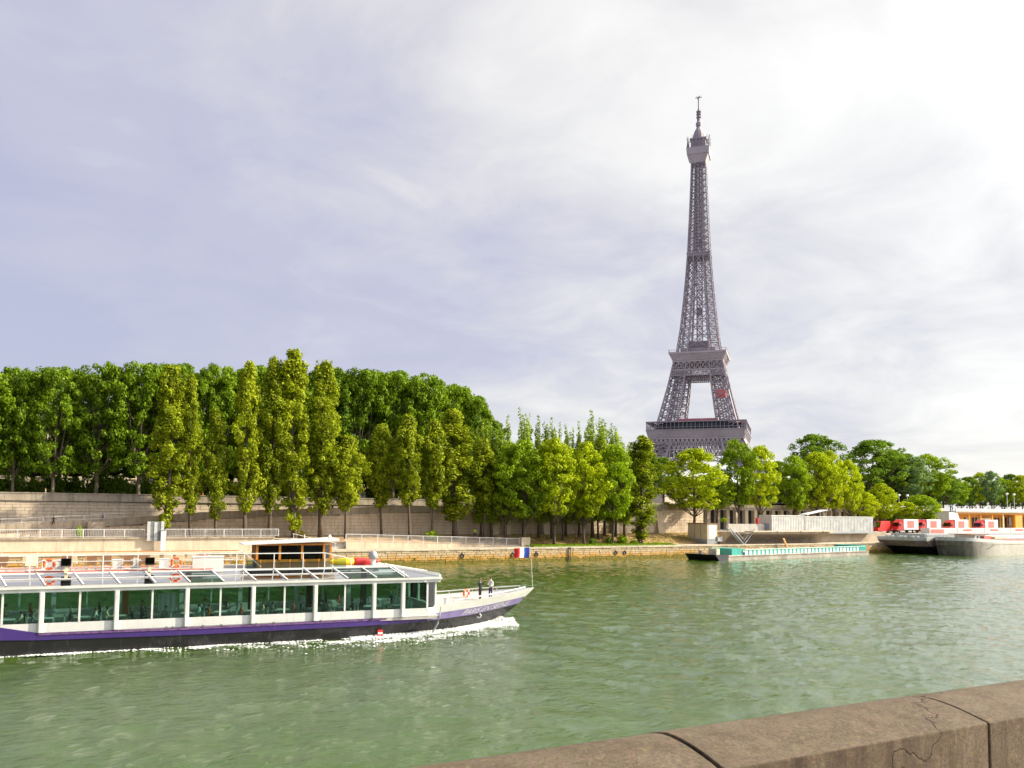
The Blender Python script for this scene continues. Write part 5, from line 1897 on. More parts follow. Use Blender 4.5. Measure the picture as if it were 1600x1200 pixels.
for i, (s, y, h) in enumerate(((6.9, 0, 2.2), (11.0, .3, 2.2), (19.7, 0, 2.2), (15.4, -.2, 2.2), (24.0, .2, 2.2))):
    c = thing('cabin_column', 'dark column in the middle of the cabin, %s from the left' % ORD[i], 'column', bp(s, y, 1.42), BA, 'columns in the cabin')
    mb = MB()
    mb.box(-.2, .2, -.2, .2, 0, 3.49)
    mb.build('shaft', M['rust_shirt'] if i < 2 else M['black'], c)
    mb = MB()
    mb.box(-.26, .26, -.26, .26, 0, .15)
    mb.build('foot', M['steel'], c)
r = thing('cloth_screen', 'white cloth hung over a serving stand in the cabin', 'cloth', bp(9.6, -1.0, 1.42), BA)
mb = MB()
w = [(-.6 + i * .1, .03 * math.sin(i * 1.9)) for i in range(13)]
mb.prism_z(w + [(x, y + .04) for x, y in w[::-1]], .75, 2.0)
mb.build('drape', M['cloth'], r)
mb = MB()
for sx in (-.55, .55):
    mb.bar((sx, .06, 0), (sx, .06, 2.0), .03)
mb.build('stand', M['steel'], r)
person('standing waiter in white shirt inside the cabin near the bow end', bp(19.0, -1.2, 1.42), BA + 2.2, 'bent', 'white', 'black', 'hair_dark', 1.0)
person('standing guest in dark clothes and yellow trousers inside the cabin', bp(20.7, -1.6, 1.42), BA + 1.1, 'walk', 'navy', 'yellow', 'hair_brown', 1.0)
# the pair on the bow
person('woman in black standing on the bow, her back to us, left of the man', bp(33.6, -.75, 2.1), BA + .5, 'bent', 'black', 'black', 'hair_brown', 1.02)
person('man in white shirt and dark trousers standing on the bow', bp(34.6, -.6, 2.1), BA + 2.0, 'bent', 'white', 'navy', 'hair_dark', 1.06)
# flag
fl = thing('flag', 'blue, white and red flag on a thin staff at the bow', 'flag', bp(38.75, 0, 2.9), BA)
mb = MB()
mb.tube([(0, 0, -.1), (-.12, 0, 2.2), (-.38, 0, 3.75)], [.028, .022, .014], 6)
mb.build('staff', M['white'], fl)
for k, m in enumerate(('flag_blue', 'white', 'flag_red')):
    mb = MB()
    rows = []
    for i in range(7):
        t = (k + i / 6) / 3
        x = -.36 - 1.42 * t
        yy = .14 * math.sin(t * 6.5) * (.3 + t)
        sag = -.10 * t * t
        rows.append([(x, yy, 2.55 + sag + .12 * t), (x + .03, yy * .85 - .03, 3.0 + sag + .06 * t), (x + .02, yy * 1.1, 3.45 + sag * .8)])
    for off in (0, .012):
        vs = [(p[0], p[1] + off, p[2]) for r_ in rows for p in r_]
        mb.add(vs, [(i * 3 + j, (i + 1) * 3 + j, (i + 1) * 3 + j + 1, i * 3 + j + 1) for i in range(6) for j in range(2)])
    mb.build(('blue_band', 'white_band', 'red_band')[k], M[m], fl, True)
# ---- foam
g = np.random.default_rng(99)
def foam_blobs(name, label, P, rad, flat):
    N = len(P)
    base = np.array([(1, 0, 0), (-1, 0, 0), (0, 1, 0), (0, -1, 0), (0, 0, 1), (0, 0, -1)], float)
    jit = base[None] * (rad * g.uniform(.6, 1.4, (N, 1)))[:, None, :] * g.uniform(.6, 1.4, (N, 6, 1))
    jit[:, :, 2] *= flat[:, None]
    co = (P[:, None, :] + jit).reshape(-1, 3)
    tri = np.array([(0, 2, 4), (2, 1, 4), (1, 3, 4), (3, 0, 4), (2, 0, 5), (1, 2, 5), (3, 1, 5), (0, 3, 5)])
    fs = (tri[None] + 6 * np.arange(N)[:, None, None]).reshape(-1)
    me = bpy.data.meshes.new(name)
    me.vertices.add(len(co))
    me.vertices.foreach_set('co', co.astype(np.float32).reshape(-1))
    me.loops.add(len(fs))
    me.loops.foreach_set('vertex_index', fs.astype(np.int32))
    me.polygons.add(len(fs) // 3)
    me.polygons.foreach_set('loop_start', np.arange(0, len(fs), 3, dtype=np.int32))
    me.polygons.foreach_set('use_smooth', np.ones(len(fs) // 3, dtype=bool))
    me.update(calc_edges=True)
    me.materials.append(M['foam'])
    return stuff(tag(obj(name, me), label, 'foam'))
pts, rads, fls = [], [], []
def scatter(n, sfun, width, zfun, rad, flat, side=-1):
    for _ in range(n):
        s = sfun()
        tt = max(0, (s - SB) / (34.9 - SB))
        hb = half(min(1, tt), 0.0) if s < 34.9 else 0
        d = abs(g.normal(0, 1)) * width(s)
        ds = -.15 * d
        p = bp(s + ds, side * (hb + d * 1.0 + .02), zfun(s, d))
        pts.append(p); rads.append(rad * g.uniform(.5, 1.5)); fls.append(flat)
bw = lambda s: interp(s, [(-15, .35), (10, .22), (20, .35), (28, .9), (33, .75), (36.5, .5)])
clump = lambda s: .5 + .5 * math.sin(s * 2.1) * math.sin(s * 1.3 + 2)
for side in (-1, 1):
    scatter(5200, lambda: g.uniform(31.0, 36.2), lambda s: bw(s), lambda s, d: max(0, interp(s, [(31, .12), (34, .35), (35.5, .75), (36.3, .35)]) * math.exp(-(d / .7) ** 2) * g.uniform(.3, 1.05)), .048, .7, side)
    scatter(2400, lambda: g.uniform(34.0, 37.0), lambda s: .75, lambda s, d: max(0, .35 * math.exp(-(d / .8) ** 2) * g.uniform(.2, 1.2)), .042, .7, side)
    scatter(2600, lambda: g.uniform(22, 32), lambda s: bw(s), lambda s, d: .05 + .12 * math.exp(-(d / .5) ** 2) * g.uniform(.2, 1), .045, .45, side)
    for _k in range(46):
        s_c, n_c = g.uniform(-15, 24), int(g.integers(10, 60))
        scatter(n_c, lambda: g.normal(s_c, .5), lambda s: bw(s) * .9, lambda s, d: .04 + .05 * g.uniform(0, 1), .055, .35, side)
# patch of churned water abreast of the forward windows
for _ in range(3600):
    s = g.normal(25, 3.2)
    d = abs(g.normal(1.3, .9))
    if math.sin(s * 1.7 + d * 2.2) + math.sin(s * .6 - d * 3.1) + g.normal(0, .7) < .3:
        continue
    pts.append(bp(s, -(4.15 + d), .05 + .03 * g.uniform(0, 1))); rads.append(.05 * g.uniform(.4, 1.6)); fls.append(.25)
for _ in range(5200):                                  # thin spreading wash
    s = g.uniform(8, 36)
    d = abs(g.normal(0, 1)) * interp(s, [(8, .5), (24, 2.2), (32, 2.4), (36, .9)])
    if math.sin(s * 1.1 + d * 1.7) + math.sin(s * 2.3 - d * 2.6 + 1) + g.normal(0, .6) < .5:
        continue
    hb = half(min(1, max(0, (s - SB) / (34.9 - SB))), 0.0)
    pts.append(bp(s - .4 * d, -(hb + d), .05 + .03 * g.uniform(0, 1))); rads.append(.06 * g.uniform(.4, 1.7)); fls.append(.2)
foam_blobs('bow_foam', 'white foam thrown up by the bow and running along the hull', np.array([tuple(p) for p in pts]), np.array(rads)[:, None], np.array(fls))
# ================================================================== RIGHT BANK OBJECTS
# retaining wall behind the steps
mb = MB()
mb.box(34.55, 38.6, 142.62, 142.95, 2.5, 4.42)
mb.box(38.61, 46.95, 142.62, 142.95, 2.5, 3.74)
tag(mb.build('steps_backing_wall', M['concrete']), 'plain low wall behind the quay steps', 'wall')
mb = MB()
mb.prism_x([(142.0, 2.4), (152.2, 2.4), (152.2, 4.95), (142.6, 3.9)], 138.02, 140.19)
mb.prism_x([(142.62, 2.45), (152.2, 2.45), (152.2, 4.6), (142.62, 2.6)], 133.0, 138.0)
struct(mb.build('earth_fill', M['earth']))
# ---- beige kiosk
k = thing('kiosk', 'beige flat roofed kiosk on the quay, its sunlit end painted white', 'kiosk', (130, 140.6, 2.5))
mb = MB(); mb.box(0, 3, 0, 6.4, 0, 1.1); mb.build('plinth', M['steel'], k)
mb = MB(); mb.box(-.01, 3.01, -.01, 6.41, 1.1, 4.5); mb.build('wall', M['kiosk'], k)
mb = MB(); mb.box(-.15, 3.15, -.15, 6.55, 4.5, 4.68); mb.build('roof', M['wood_dark'], k)
mb = MB(); mb.box(.35, 2.65, -.05, -.012, 1.15, 4.3); mb.build('sunlit_end', M['cloth'], k)  # white sheet paints the sunlight on this end wall
for y in (2.1, 4.2):
    mb = MB(); mb.box(-.05, -.012, y - .04, y + .04, 1.1, 4.5); mb.build('wall_joint', M['wood_dark'], k)
b_ = thing('grey_cabinet', 'small grey metal cabinet on a pole in front of the kiosk', 'cabinet', (131.4, 138.4, 2.5))
mb = MB(); mb.box(-.7, .7, -.4, .4, .7, 1.7); mb.build('box', M['steel'], b_)
mb = MB(); mb.box(-.12, .12, -.12, .12, 0, .7); mb.build('pole', M['black'], b_)
# ---- concrete landing stage
cp = thing('concrete_landing', 'weathered concrete platform with curved overhanging underside below the containers', 'platform', (136, 136.2, 2.5))
mb = MB()
pr = [(7, -.1), (4.8, -.1)] + [(4.8 - 4.6 * (1 - math.cos(t)), 2.3 * math.sin(t)) for t in np.linspace(.1, math.pi / 2, 9)] + [(0.1, 2.75), (7, 2.75)]
n = len(pr)
vs, fs = [], []
stn = [(0, .75), (1.5, .95), (4, 1), (24, 1), (28, .9), (32, .55), (35, .15)]
for (u, kx) in stn:
    for (y, z) in pr:
        yy = 7 - (7 - y) * (0.32 + .68 * kx) if z < 2.7 or True else y
        vs.append((u, yy, z))
for i in range(len(stn) - 1):
    for j in range(n):
        a, c = i * n + j, i * n + (j + 1) % n
        fs.append((a, c, c + n, a + n))
fs += [tuple(range(n)), tuple((len(stn) - 1) * n + j for j in range(n))]
mb.add(vs, fs)
mb.build('mass', M['wall_grey'], cp)  # darker stone colour carries the shade of the underside
for i in range(11):
    mb = MB()
    x = 3.4 + i * 2.55
    mb.box(x, x + 2.45, -.35 + .08 * (i % 3), 2.4, 2.752, 2.98 + .04 * (i % 2))
    mb.build('edge_slab', M['concrete_warm'], cp)
mb = MB(); mb.box(1.2, 12.6, 5.2, 5.6, 2.6, 4.5); mb.build('back_wall', M['concrete'], cp)
sr = thing('metal_stairs', 'grey metal stair flights in a V on the concrete landing', 'stairs', (133.5, 137.4, 2.5))
for (x0, z0, x1, z1) in ((0.0, 3.6, 4.0, 0.05), (4.2, .05, 7.6, 3.4)):
    for yy in (-.4, .4):
        mb = MB(); mb.bar((x0, yy, z0), (x1, yy, z1), .12); mb.build('stringer', M['steel'], sr)
        mb = MB(); mb.bar((x0, yy, z0 + 1), (x1, yy, z1 + 1), .05); mb.build('handrail', M['rail'], sr)
    for i in range(9):
        t = (i + .5) / 9
        mb = MB(); mb.cbox((lerp(x0, x1, t), 0, lerp(z0, z1, t)), (.34, .8, .05)); mb.build('tread', M['steel'], sr)
# ---- white site containers
for i, (u0, u1, lb) in enumerate(((149.5, 160.7, 'white corrugated container with a blue patch on its end'), (160.85, 186.0, 'long white site cabin right of the corrugated container'))):
    c = thing('site_container', lb, 'container', (u0, 140.0, 5.25 if i == 0 else 5.05))
    L = u1 - u0
    mb = MB(); mb.box(0.05, L - .05, .08, 4.0, 0, 3.7); mb.build('shell', M['white_dirty'], c)
    nr = int(L / .55)
    for q in range(nr):
        mb = MB()
        x = (q + .5) * L / nr
        mb.prism_z([(x - .16, .09), (x + .16, .09), (x + .09, 0), (x - .09, 0)], .12, 3.55)
        mb.build('rib', M['white_dirty'], c)
    mb = MB(); mb.box(0, L, -.02, 4.05, 3.7, 3.85); mb.build('roof', M['white'], c)
    if i == 0:
        mb = MB(); mb.box(-.02, .04, .7, 3.0, .5, 1.9); mb.build('end_patch', simple('faded_blue', (.30, .33, .45), .6), c)
    mb = MB(); mb.box(0, L, -.02, 4.0, -.35, -.01); mb.build('skid', M['steel'], c)
r = thing('roof_shelter', 'tilted grey canopy on top of the white containers', 'shelter', (163, 141, 8.95))
mb = MB(); mb.prism([(0, .3), (7.5, 1.5), (7.5, 1.62), (0, .42)], .2, 2.6); mb.build('sheet', M['rail'], r)
for x, h in ((.3, .35), (7.2, 1.45)):
    for y in (.4, 2.4):
        mb = MB(); mb.bar((x, y, -.05), (x, y, h), .06); mb.build('leg', M['steel'], r)
r = thing('fuel_drum', 'red drum standing on the landing before the dark openings', 'drum', (146.5, 141.6, 7.0))
mb = MB(); mb.lathe([(.35, 0), (.35, .4), (.38, .42), (.35, .44), (.35, .85), (.38, .87), (.35, .9), (.35, 1.4), (.33, 1.42)], 14); mb.build('body', M['red'], r)
mb = MB(); mb.lathe([(.3, 1.42), (.3, 1.46)], 12); mb.build('lid', M['black'], r)
# ---- low teal barge
tb = thing('low_barge', 'low flat barge with teal panelled coaming and black square bow', 'barge', (116.4, 122.7, 0), R(6.7))
mb = MB(); mb.prism_x([(0.2, -.4), (0, 1.0), (8, 1.0), (7.8, -.4)], 3.0, 53.5); mb.build('hull', M['barge_side'], tb)
mb = MB(); mb.prism([(3.0, -.4), (.6, -.4), (-.9, 1.25), (3.0, 1.25)], 0.0, 8.0); mb.build('bow', M['hull_black'], tb)
mb = MB(); mb.box(3, 53.5, -.06, 0.02, .78, .98); mb.build('rubbing_band', M['barge_rust'], tb)
mb = MB(); mb.box(5.2, 8.8, 1.0, 7, 1.0, 2.3); mb.build('hatch_box', M['teal'], tb)
q = 0
x = 9.0
while x < 51:
    mb = MB(); mb.box(x, x + 1.05, .7, .8, 1.0, 1.95); mb.build('coaming_panel', M['teal_pale'] if q not in (15, 16, 25, 26) else M['white'], tb)
    mb = MB(); mb.box(x + 1.06, x + 1.34, .62, .84, 1.0, 2.0); mb.build('coaming_rib', M['teal'], tb)
    x += 1.35
    q += 1
mb = MB(); mb.box(8.9, 53, .55, 1.1, 2.0, 2.14); mb.build('coaming_rail', M['teal_pale'], tb)
mb = MB(); mb.box(9, 52.5, 1.1, 7.2, .9, 1.5); mb.build('hold_cover', M['deck_grey'], tb)
mb = MB(); mb.box(51.2, 53.3, .6, 7.2, 1.0, 2.3); mb.build('stern_box', M['teal'], tb)
for i in range(7):
    mb = MB(); mb.lathe([(.14, 0), (.14, .5), (.2, .52), (.2, .6)], 8, (.4 + (i % 4) * .8, 1 + i * .95, 1.25)); mb.build('bollard', M['steel'], tb)
mb = MB(); mb.box(2.3, 3.2, 2.4, 4.4, 1.25, 2.3); mb.build('winch', M['cream'], tb)
r = thing('gangplank', 'short wooden plank leaning from the teal barge to the quay', 'plank', (148.5, 134.8, 1.6))
mb = MB(); mb.prism([(-.9, 2.2), (-.5, 2.3), (.9, 0), (.5, -.1)], 0, .25); mb.build('board', M['tan'], r)
mb = MB(); mb.box(-.05, .05, .26, .3, .1, 2.1); mb.build('batten', M['wood_dark'], r)
# ---- big empty barge with square raked bow
db = thing('square_bow_barge', 'big empty barge with dark raked square bow moored by the quay', 'barge', (183.5, 125.4, 0))
ol = [(0, 11.6), (0, 1.6), (2.6, 0), (70, 0), (70, 11.6)]
bl_ = [(5.5, 11.2), (5.5, 1.8), (8, .3), (70, .3), (70, 11.2)]
mb = MB()
vs = [(x, y, -.4) for x, y in bl_] + [(lerp(bx, ox_, .75), lerp(by, oy_, .9), 1.9) for (bx, by), (ox_, oy_) in zip(bl_, ol)] + [(x, y, 3.3) for x, y in ol]
mb.add(vs, [(i, (i + 1) % 5, 5 + (i + 1) % 5, 5 + i) for i in range(5)] + [(5 + i, 5 + (i + 1) % 5, 10 + (i + 1) % 5, 10 + i) for i in range(5)] + [(0, 1, 2, 3, 4)])
for i, f in enumerate(mb.f):
    mb.m[i] = 1 if i < 5 else 0
mb.build('hull', [M['barge_rust'], M['hull_black']], db)
mb = MB()
vs = [(x, y, 3.3) for x, y in ol] + [(x - .25 * (x < 3), y - (.15 if y < 1 else 0), 4.15) for x, y in ol]
mb.add(vs, [(i, (i + 1) % 5, 5 + (i + 1) % 5, 5 + i) for i in range(5)])
mb.build('rim', M['white_dirty'], db)
mb = MB(); mb.prism_z(ol, 3.7, 3.75); mb.build('deck', M['deck_grey'], db)
mb = MB()
mb.box(4, 68, .9, 1.1, 3.75, 4.7); mb.box(4, 68, 10.4, 10.6, 3.75, 4.7); mb.box(3.9, 4.1, .9, 10.6, 3.75, 4.9)
mb.build('coaming', M['steel'], db)
for i in range(6):
    mb = MB(); mb.cbox((1.2 + (i % 2) * .8, 1.6 + i * 1.7, 4.1), (.9, .8, .7)); mb.build('winch', M['steel'], db)
mb = MB()
for i in range(12):
    mb.bar((2.5 + i * 1.2, .25, 3.8), (2.5 + i * 1.2, .25, 4.9), .04)
mb.bar((2.5, .25, 4.9), (16, .25, 4.9), .04)
mb.build('deck_rail', M['rail'], db)
# ---- loaded barge with rounded bow
rb = thing('round_bow_barge', 'long grey barge with rounded bow and red striped white hatches, nearest the right edge', 'barge', (186, 116.2, 0))
def outline(sc, back, z):
    out = []
    for i in range(13):
        t = math.pi * i / 12
        out.append((7.0 - 7.0 * math.sin(t) ** .8 * sc + back * 0 + (1 - sc) * 0, 4.75 - 4.75 * math.cos(t) if True else 0, z))
    return [(95.0, 0, z)] + out + [(95.0, 9.5, z)]
lv = [(-.4, .72), (.9, .82), (2.4, .92), (3.3, .98)]
rows = [outline(s_, 0, z) for z, s_ in lv]
rows.append([(x, y, 4.35 - .9 * min(1, max(0, (x - 2) / 18))) for x, y, z in outline(1.0, 0, 0)])
mb = MB()
n = len(rows[0])
# finer stations along the straight side keep the sheer smooth
def dens(row):
    first, last = row[0], row[-1]
    a, b2 = row[1], row[-2]
    L = [tuple(lerp(first[k], a[k], t) for k in range(3)) for t in (0, .5, .75, .88)]
    Rr = [tuple(lerp(b2[k], last[k], t) for k in range(3)) for t in (.12, .25, .5, 1)]
    return L + row[1:-1] + Rr
rows = [dens(r_) for r_ in rows]
rows[-1] = [(x, y, 4.35 - .9 * min(1, max(0, (x - 2) / 18))) for x, y, z in rows[-1]]
rows[-2] = [(x, y, 3.55 - .75 * min(1, max(0, (x - 2) / 18))) for x, y, z in rows[-2]]
n = len(rows[0])
mb.add([p for r_ in rows[:4] for p in r_], [(i * n + j, i * n + j + 1, (i + 1) * n + j + 1, (i + 1) * n + j) for i in range(3) for j in range(n - 1)])
mh, nt, b = new_mat('grey_barge_hull')
pos = geo_pos(nt)
c1 = ramp_node(nt, noise_node(nt, scaled(nt, pos, (1, 1, .25)), .8, 7, .7), [(.35, (.10, .09, .075)), (.7, (.30, .27, .23))])
c2 = ramp_node(nt, noise_node(nt, pos, .5, 6), [(.3, (.36, .33, .29)), (.7, (.52, .49, .44))])
sx_ = nn(nt, 'ShaderNodeSeparateXYZ')
nt.links.new(pos, sx_.inputs[0])
mr = nn(nt, 'ShaderNodeMapRange')
mr.inputs[1].default_value, mr.inputs[2].default_value = 193, 200
nt.links.new(sx_.outputs[0], mr.inputs[0])
nt.links.new(mixc(nt, mr.outputs[0], c1, c2), b.inputs['Base Color'])
b.inputs['Roughness'].default_value = .55
mb.build('hull', mh, rb, True)
mb = MB()
mb.add([p for r_ in rows[3:] for p in r_], [(j, j + 1, n + j + 1, n + j) for j in range(n - 1)])
mb.build('bulwark', M['white_dirty'], rb, True)
mb = MB(); mb.prism_z([(x, y) for x, y, z in rows[-1]], 2.55, 2.62); mb.build('deck', M['barge_rust'], rb)
mb = MB(); mb.box(14, 90, 1.2, 8.3, 2.62, 4.0); mb.build('hold', M['white'], rb)
for i in range(2):
    mb = MB(); mb.box(14, 90, 1.14, 1.198, 2.95 + i * .55, 3.15 + i * .55); mb.build('red_stripe', M['red_faded'], rb)
for i in range(16):
    mb = MB(); mb.box(14.3 + i * 4.7, 18.9 + i * 4.7, 1.0, 8.5, 4.01, 4.5 + .04 * (i % 2)); mb.build('hatch_cover', M['white'] if i % 3 else M['cream'], rb)
    mb = MB(); mb.box(16.4 + i * 4.7, 16.6 + i * 4.7, .9, .995, 2.7, 3.3); mb.build('stay', M['black'], rb)
mb = MB(); mb.box(8.2, 12.5, 2.2, 7.3, 2.62, 4.9); fc = mb.build('forecastle', M['white'], rb)
for i in range(3):
    mb = MB(); mb.box(8.9 + i * 1.2, 9.6 + i * 1.2, 2.15, 2.195, 3.9, 4.6); mb.build('window', M['dark'], fc)
mb = MB(); mb.box(6.2, 13.5, 1.9, 7.6, 4.91, 5.05); mb.build('forecastle_roof', M['wood_dark'], rb)
mb = MB(); mb.box(11.0, 13.8, 1.6, 7.9, 2.62, 4.6); mb.build('red_box', M['red_faded'], rb)
for i in range(4):
    mb = MB(); mb.lathe([(.16, 0), (.16, .6), (.24, .62), (.24, .72)], 10, (3.0 + i * .9, 3.0 + (i % 2) * 3.2, 2.62)); mb.build('bollard', M['steel'], rb)
mb = MB(); mb.tube([(12, -.06, 2.6), (10.5, -.1, 2.0), (9.2, -.1, 1.75)], [.05, .05, .05], 6); mb.build('mooring_rope', M['black'], rb)
# ---- freight containers on the quay behind the barges
for i in range(6):
    c = thing('freight_container', 'white freight container with red square on the quay, %s from the left' % ORD[i], 'container', (206.5 + i * 12.6, 138.2, 4.3), 0, 'white and red containers on the quay')
    mb = MB(); mb.box(0, 12.3, 0, 2.5, 0.08, 1.68); mb.build('shell', M['white_dirty'], c)
    mb = MB(); mb.box(2.2 if i else .3, 6.2, -.03, -.004, .85 if i else .2, 1.4); mb.build('red_mark', M['red_faded'], c)
    for x in (0, 12.3):
        mb = MB(); mb.box(x - .08, x + .08, -.05, 2.55, 0, 1.74); mb.build('corner_post', M['white'], c)
# ---- delivery trucks
def truck(label, u, v, rz):
    t = thing('delivery_truck', label, 'truck', (u, v, 4.3), rz, 'red and white trucks on the quay')
    # local +x is forward
    mb = MB(); mb.box(-6.6, -.05, -1.25, 1.25, 1.05, 3.95); bx_ = mb.build('cargo_box', M['white'], t)
    for s in (-1, 1):
        mb = MB(); mb.box(-4.6, -1.6, *sorted((s * 1.255, s * 1.275)), 1.5, 3.5); mb.build('red_logo_panel', M['red_faded'], bx_)
        for xx in (-6.55, -.1):
            mb = MB(); mb.box(xx - .06, xx + .06, *sorted((s * 1.2, s * 1.29)), 1.0, 4.0); mb.build('edge_trim', M['rail'], bx_)
    mb = MB()
    mb.prism([(.05, .75), (2.1, .75), (2.15, 1.9), (1.75, 3.0), (1.45, 3.15), (.05, 3.2)], -1.18, 1.18)
    cb = mb.build('cab', M['red'], t)
    mb = MB(); mb.add([(2.17, -1.0, 1.95), (2.17, 1.0, 1.95), (1.79, 1.0, 2.97), (1.79, -1.0, 2.97)], [(0, 1, 2, 3)]); mb.build('windscreen', M['glass_dark'], cb)
    for s in (-1, 1):
        mb = MB(); mb.box(.9, 1.7, *sorted((s * 1.185, s * 1.2)), 1.95, 2.75); mb.build('side_window', M['dark'], cb)
        mb = MB(); mb.box(2.12, 2.2, *sorted((s * .7, s * 1.1)), .95, 1.2); mb.build('headlight', M['globe'], cb)
        mb = MB(); mb.box(1.9, 2.0, *sorted((s * 1.2, s * 1.42)), 2.0, 2.6); mb.build('mirror', M['black'], cb)
    mb = MB(); mb.prism([(.0, 3.21), (1.5, 3.16), (.2, 3.85), (0, 3.85)], -1.0, 1.0); mb.build('wind_deflector', M['red'], cb)
    mb = MB(); mb.box(1.95, 2.25, -1.2, 1.2, .45, .8); mb.build('bumper', M['black'], cb)
    mb = MB(); mb.box(-6.5, 1.9, -.5, .5, .7, 1.04); mb.build('chassis', M['black'], t)
    for x in (1.2, -4.6):
        for s in (-1, 1):
            mb = MB()
            vs = []
            for yy in (s * .85, s * 1.2):
                for k_ in range(16):
                    a = 2 * math.pi * k_ / 16
                    vs.append((x + .5 * math.cos(a), yy, .5 + .5 * math.sin(a)))
            mb.add(vs, [tuple(range(16)), tuple(range(16, 32))[::-1]] + [(k_, 16 + k_, 16 + (k_ + 1) % 16, (k_ + 1) % 16) for k_ in range(16)])
            wl = mb.build('wheel', M['black'], t)
            mb = MB(); mb.cbox((x, s * 1.21, .5), (.36, .02, .36)); mb.build('rim', M['rail'], wl)
    return t
truck('red and white truck beside the dark red van, leftmost truck', 212.0, 151, math.pi)
truck('red and white truck under the low wide tree, second from the left', 222.5, 151, math.pi)
truck('red and white truck in front of the slanted white wall', 233.5, 149.5, math.pi)
truck('red and white truck in front of the orange building', 248.5, 149.5, math.pi)
v_ = thing('red_van', 'dark red box van parked left of the trucks', 'van', (205.5, 153, 4.3), math.pi)
mb = MB(); mb.prism([(-3.6, .5), (1.6, .5), (1.65, 1.3), (.9, 1.6), (.3, 3.3), (-3.6, 3.4)], -1.1, 1.1); mb.build('body', M['red'], v_)
mb = MB(); mb.add([(.93, -.95, 1.65), (.93, .95, 1.65), (.36, .95, 3.2), (.36, -.95, 3.2)], [(0, 1, 2, 3)]); mb.build('windscreen', M['glass_dark'], v_)
for x in (.9, -2.6):
    for s in (-1, 1):
        mb = MB(); mb.tube([(x, s * .8, .42), (x, s * 1.12, .42)], .42, 14); mb.build('wheel', M['black'], v_)
# ---- orange building under the terrace
ob = thing('orange_pavilion', 'orange clad waterside pavilion with pale columns under the terrace', 'building', (246, 157, 4.3))
mb = MB(); mb.box(4, 60, 2.5, 4.6, 0, 5.6); mb.build('back_wall', M['orange_wall'], ob)
mb = MB(); mb.box(2, 62, -.6, 4.6, 5.6, 6.15); mb.build('fascia', M['orange_wall'], ob)
mb = MB(); mb.box(0, 64, -1.2, 5, 6.16, 6.5); mb.build('slab', M['concrete'], ob)
mb = MB(); mb.box(0, 64, -1.25, -1.0, 6.51, 7.35); mb.build('parapet', M['white_dirty'], ob)
mb = MB(); mb.prism([(-3.2, 0), (4.5, 0), (1.0, 6.15), (-3.2, 6.15)], -1.0, 3.0); mb.build('slanted_wall', M['white'], ob)
for i in range(9):
    mb = MB(); mb.cbox((8 + i * 6.2, -.3, 2.8), (.4, .4, 5.6)); mb.build('column', M['orange_wall'] if i % 4 != 3 else M['cream'], ob)
for i in range(12):
    mb = MB(); mb.box(10 + i * 4.1, 13 + i * 4.1, 2.42, 2.49, .3 if i % 3 else 1.8, 4.6); w_ = mb.build('window', M['dark'] if i % 3 else M['glass_dark'], ob)
    mb = MB(); mb.box(11.4 + i * 4.1, 11.6 + i * 4.1, 2.38, 2.415, .3, 4.6); mb.build('mullion', M['cream'], w_)
mb = MB(); mb.box(33, 37, -.7, .6, .4, 5.59); mb.build('orange_pier', M['orange_wall'], ob)
mb = MB(); mb.box(17, 23, 1.4, 2.4, 0, 4.4); mb.build('pale_panel', M['cream'], ob)
br = thing('terrace_bridge', 'steel footbridge deck continuing right of the orange pavilion', 'bridge', (310.2, 156, 10.4))
mb = MB(); mb.box(0, 60, 0, 5, 0, .8); mb.build('deck', M['steel'], br)
mb = MB(); mb.box(0, 60, -.1, .1, .81, 1.7); mb.build('parapet', M['white_dirty'], br)
for x in (6, 22, 40):
    mb = MB(); mb.cbox((x, 2.5, -3.05), (.8, .8, 6.1)); mb.build('pier', M['concrete'], br)
# ---- lamps
for i, (x, yt, v, lb) in enumerate(((1405, 772, 166, 'globe lamp post above the first truck, left of a pair'), (1418, 772.5, 166, 'globe lamp post above the first truck, right of a pair'), (1574, 770, 160, 'tall globe lamp post on the terrace near the right edge'), (1585, 771, 163, 'tall globe lamp post on the terrace, right of its twin'))):
    p, tp = at_v(x, 795, v), at_v(x, yt, v)
    zb = 10.7 if i < 2 else 10.8
    l_ = thing('street_lamp', lb, 'street lamp', (p.x, v, zb), 0, 'globe street lamps on the right')
    h = tp.z - zb
    mb = MB(); mb.lathe([(.28, 0), (.22, .5), (.11, .7), (.08, h - .9), (.14, h - .75)], 10); mb.build('pole', M['rail'], l_)
    mb = MB(); mb.lathe([(.1, h - .8), (.36, h - .62), (.45, h - .4), (.36, h - .14), (.05, h)], 14); mb.build('globe', M['globe'], l_, True)
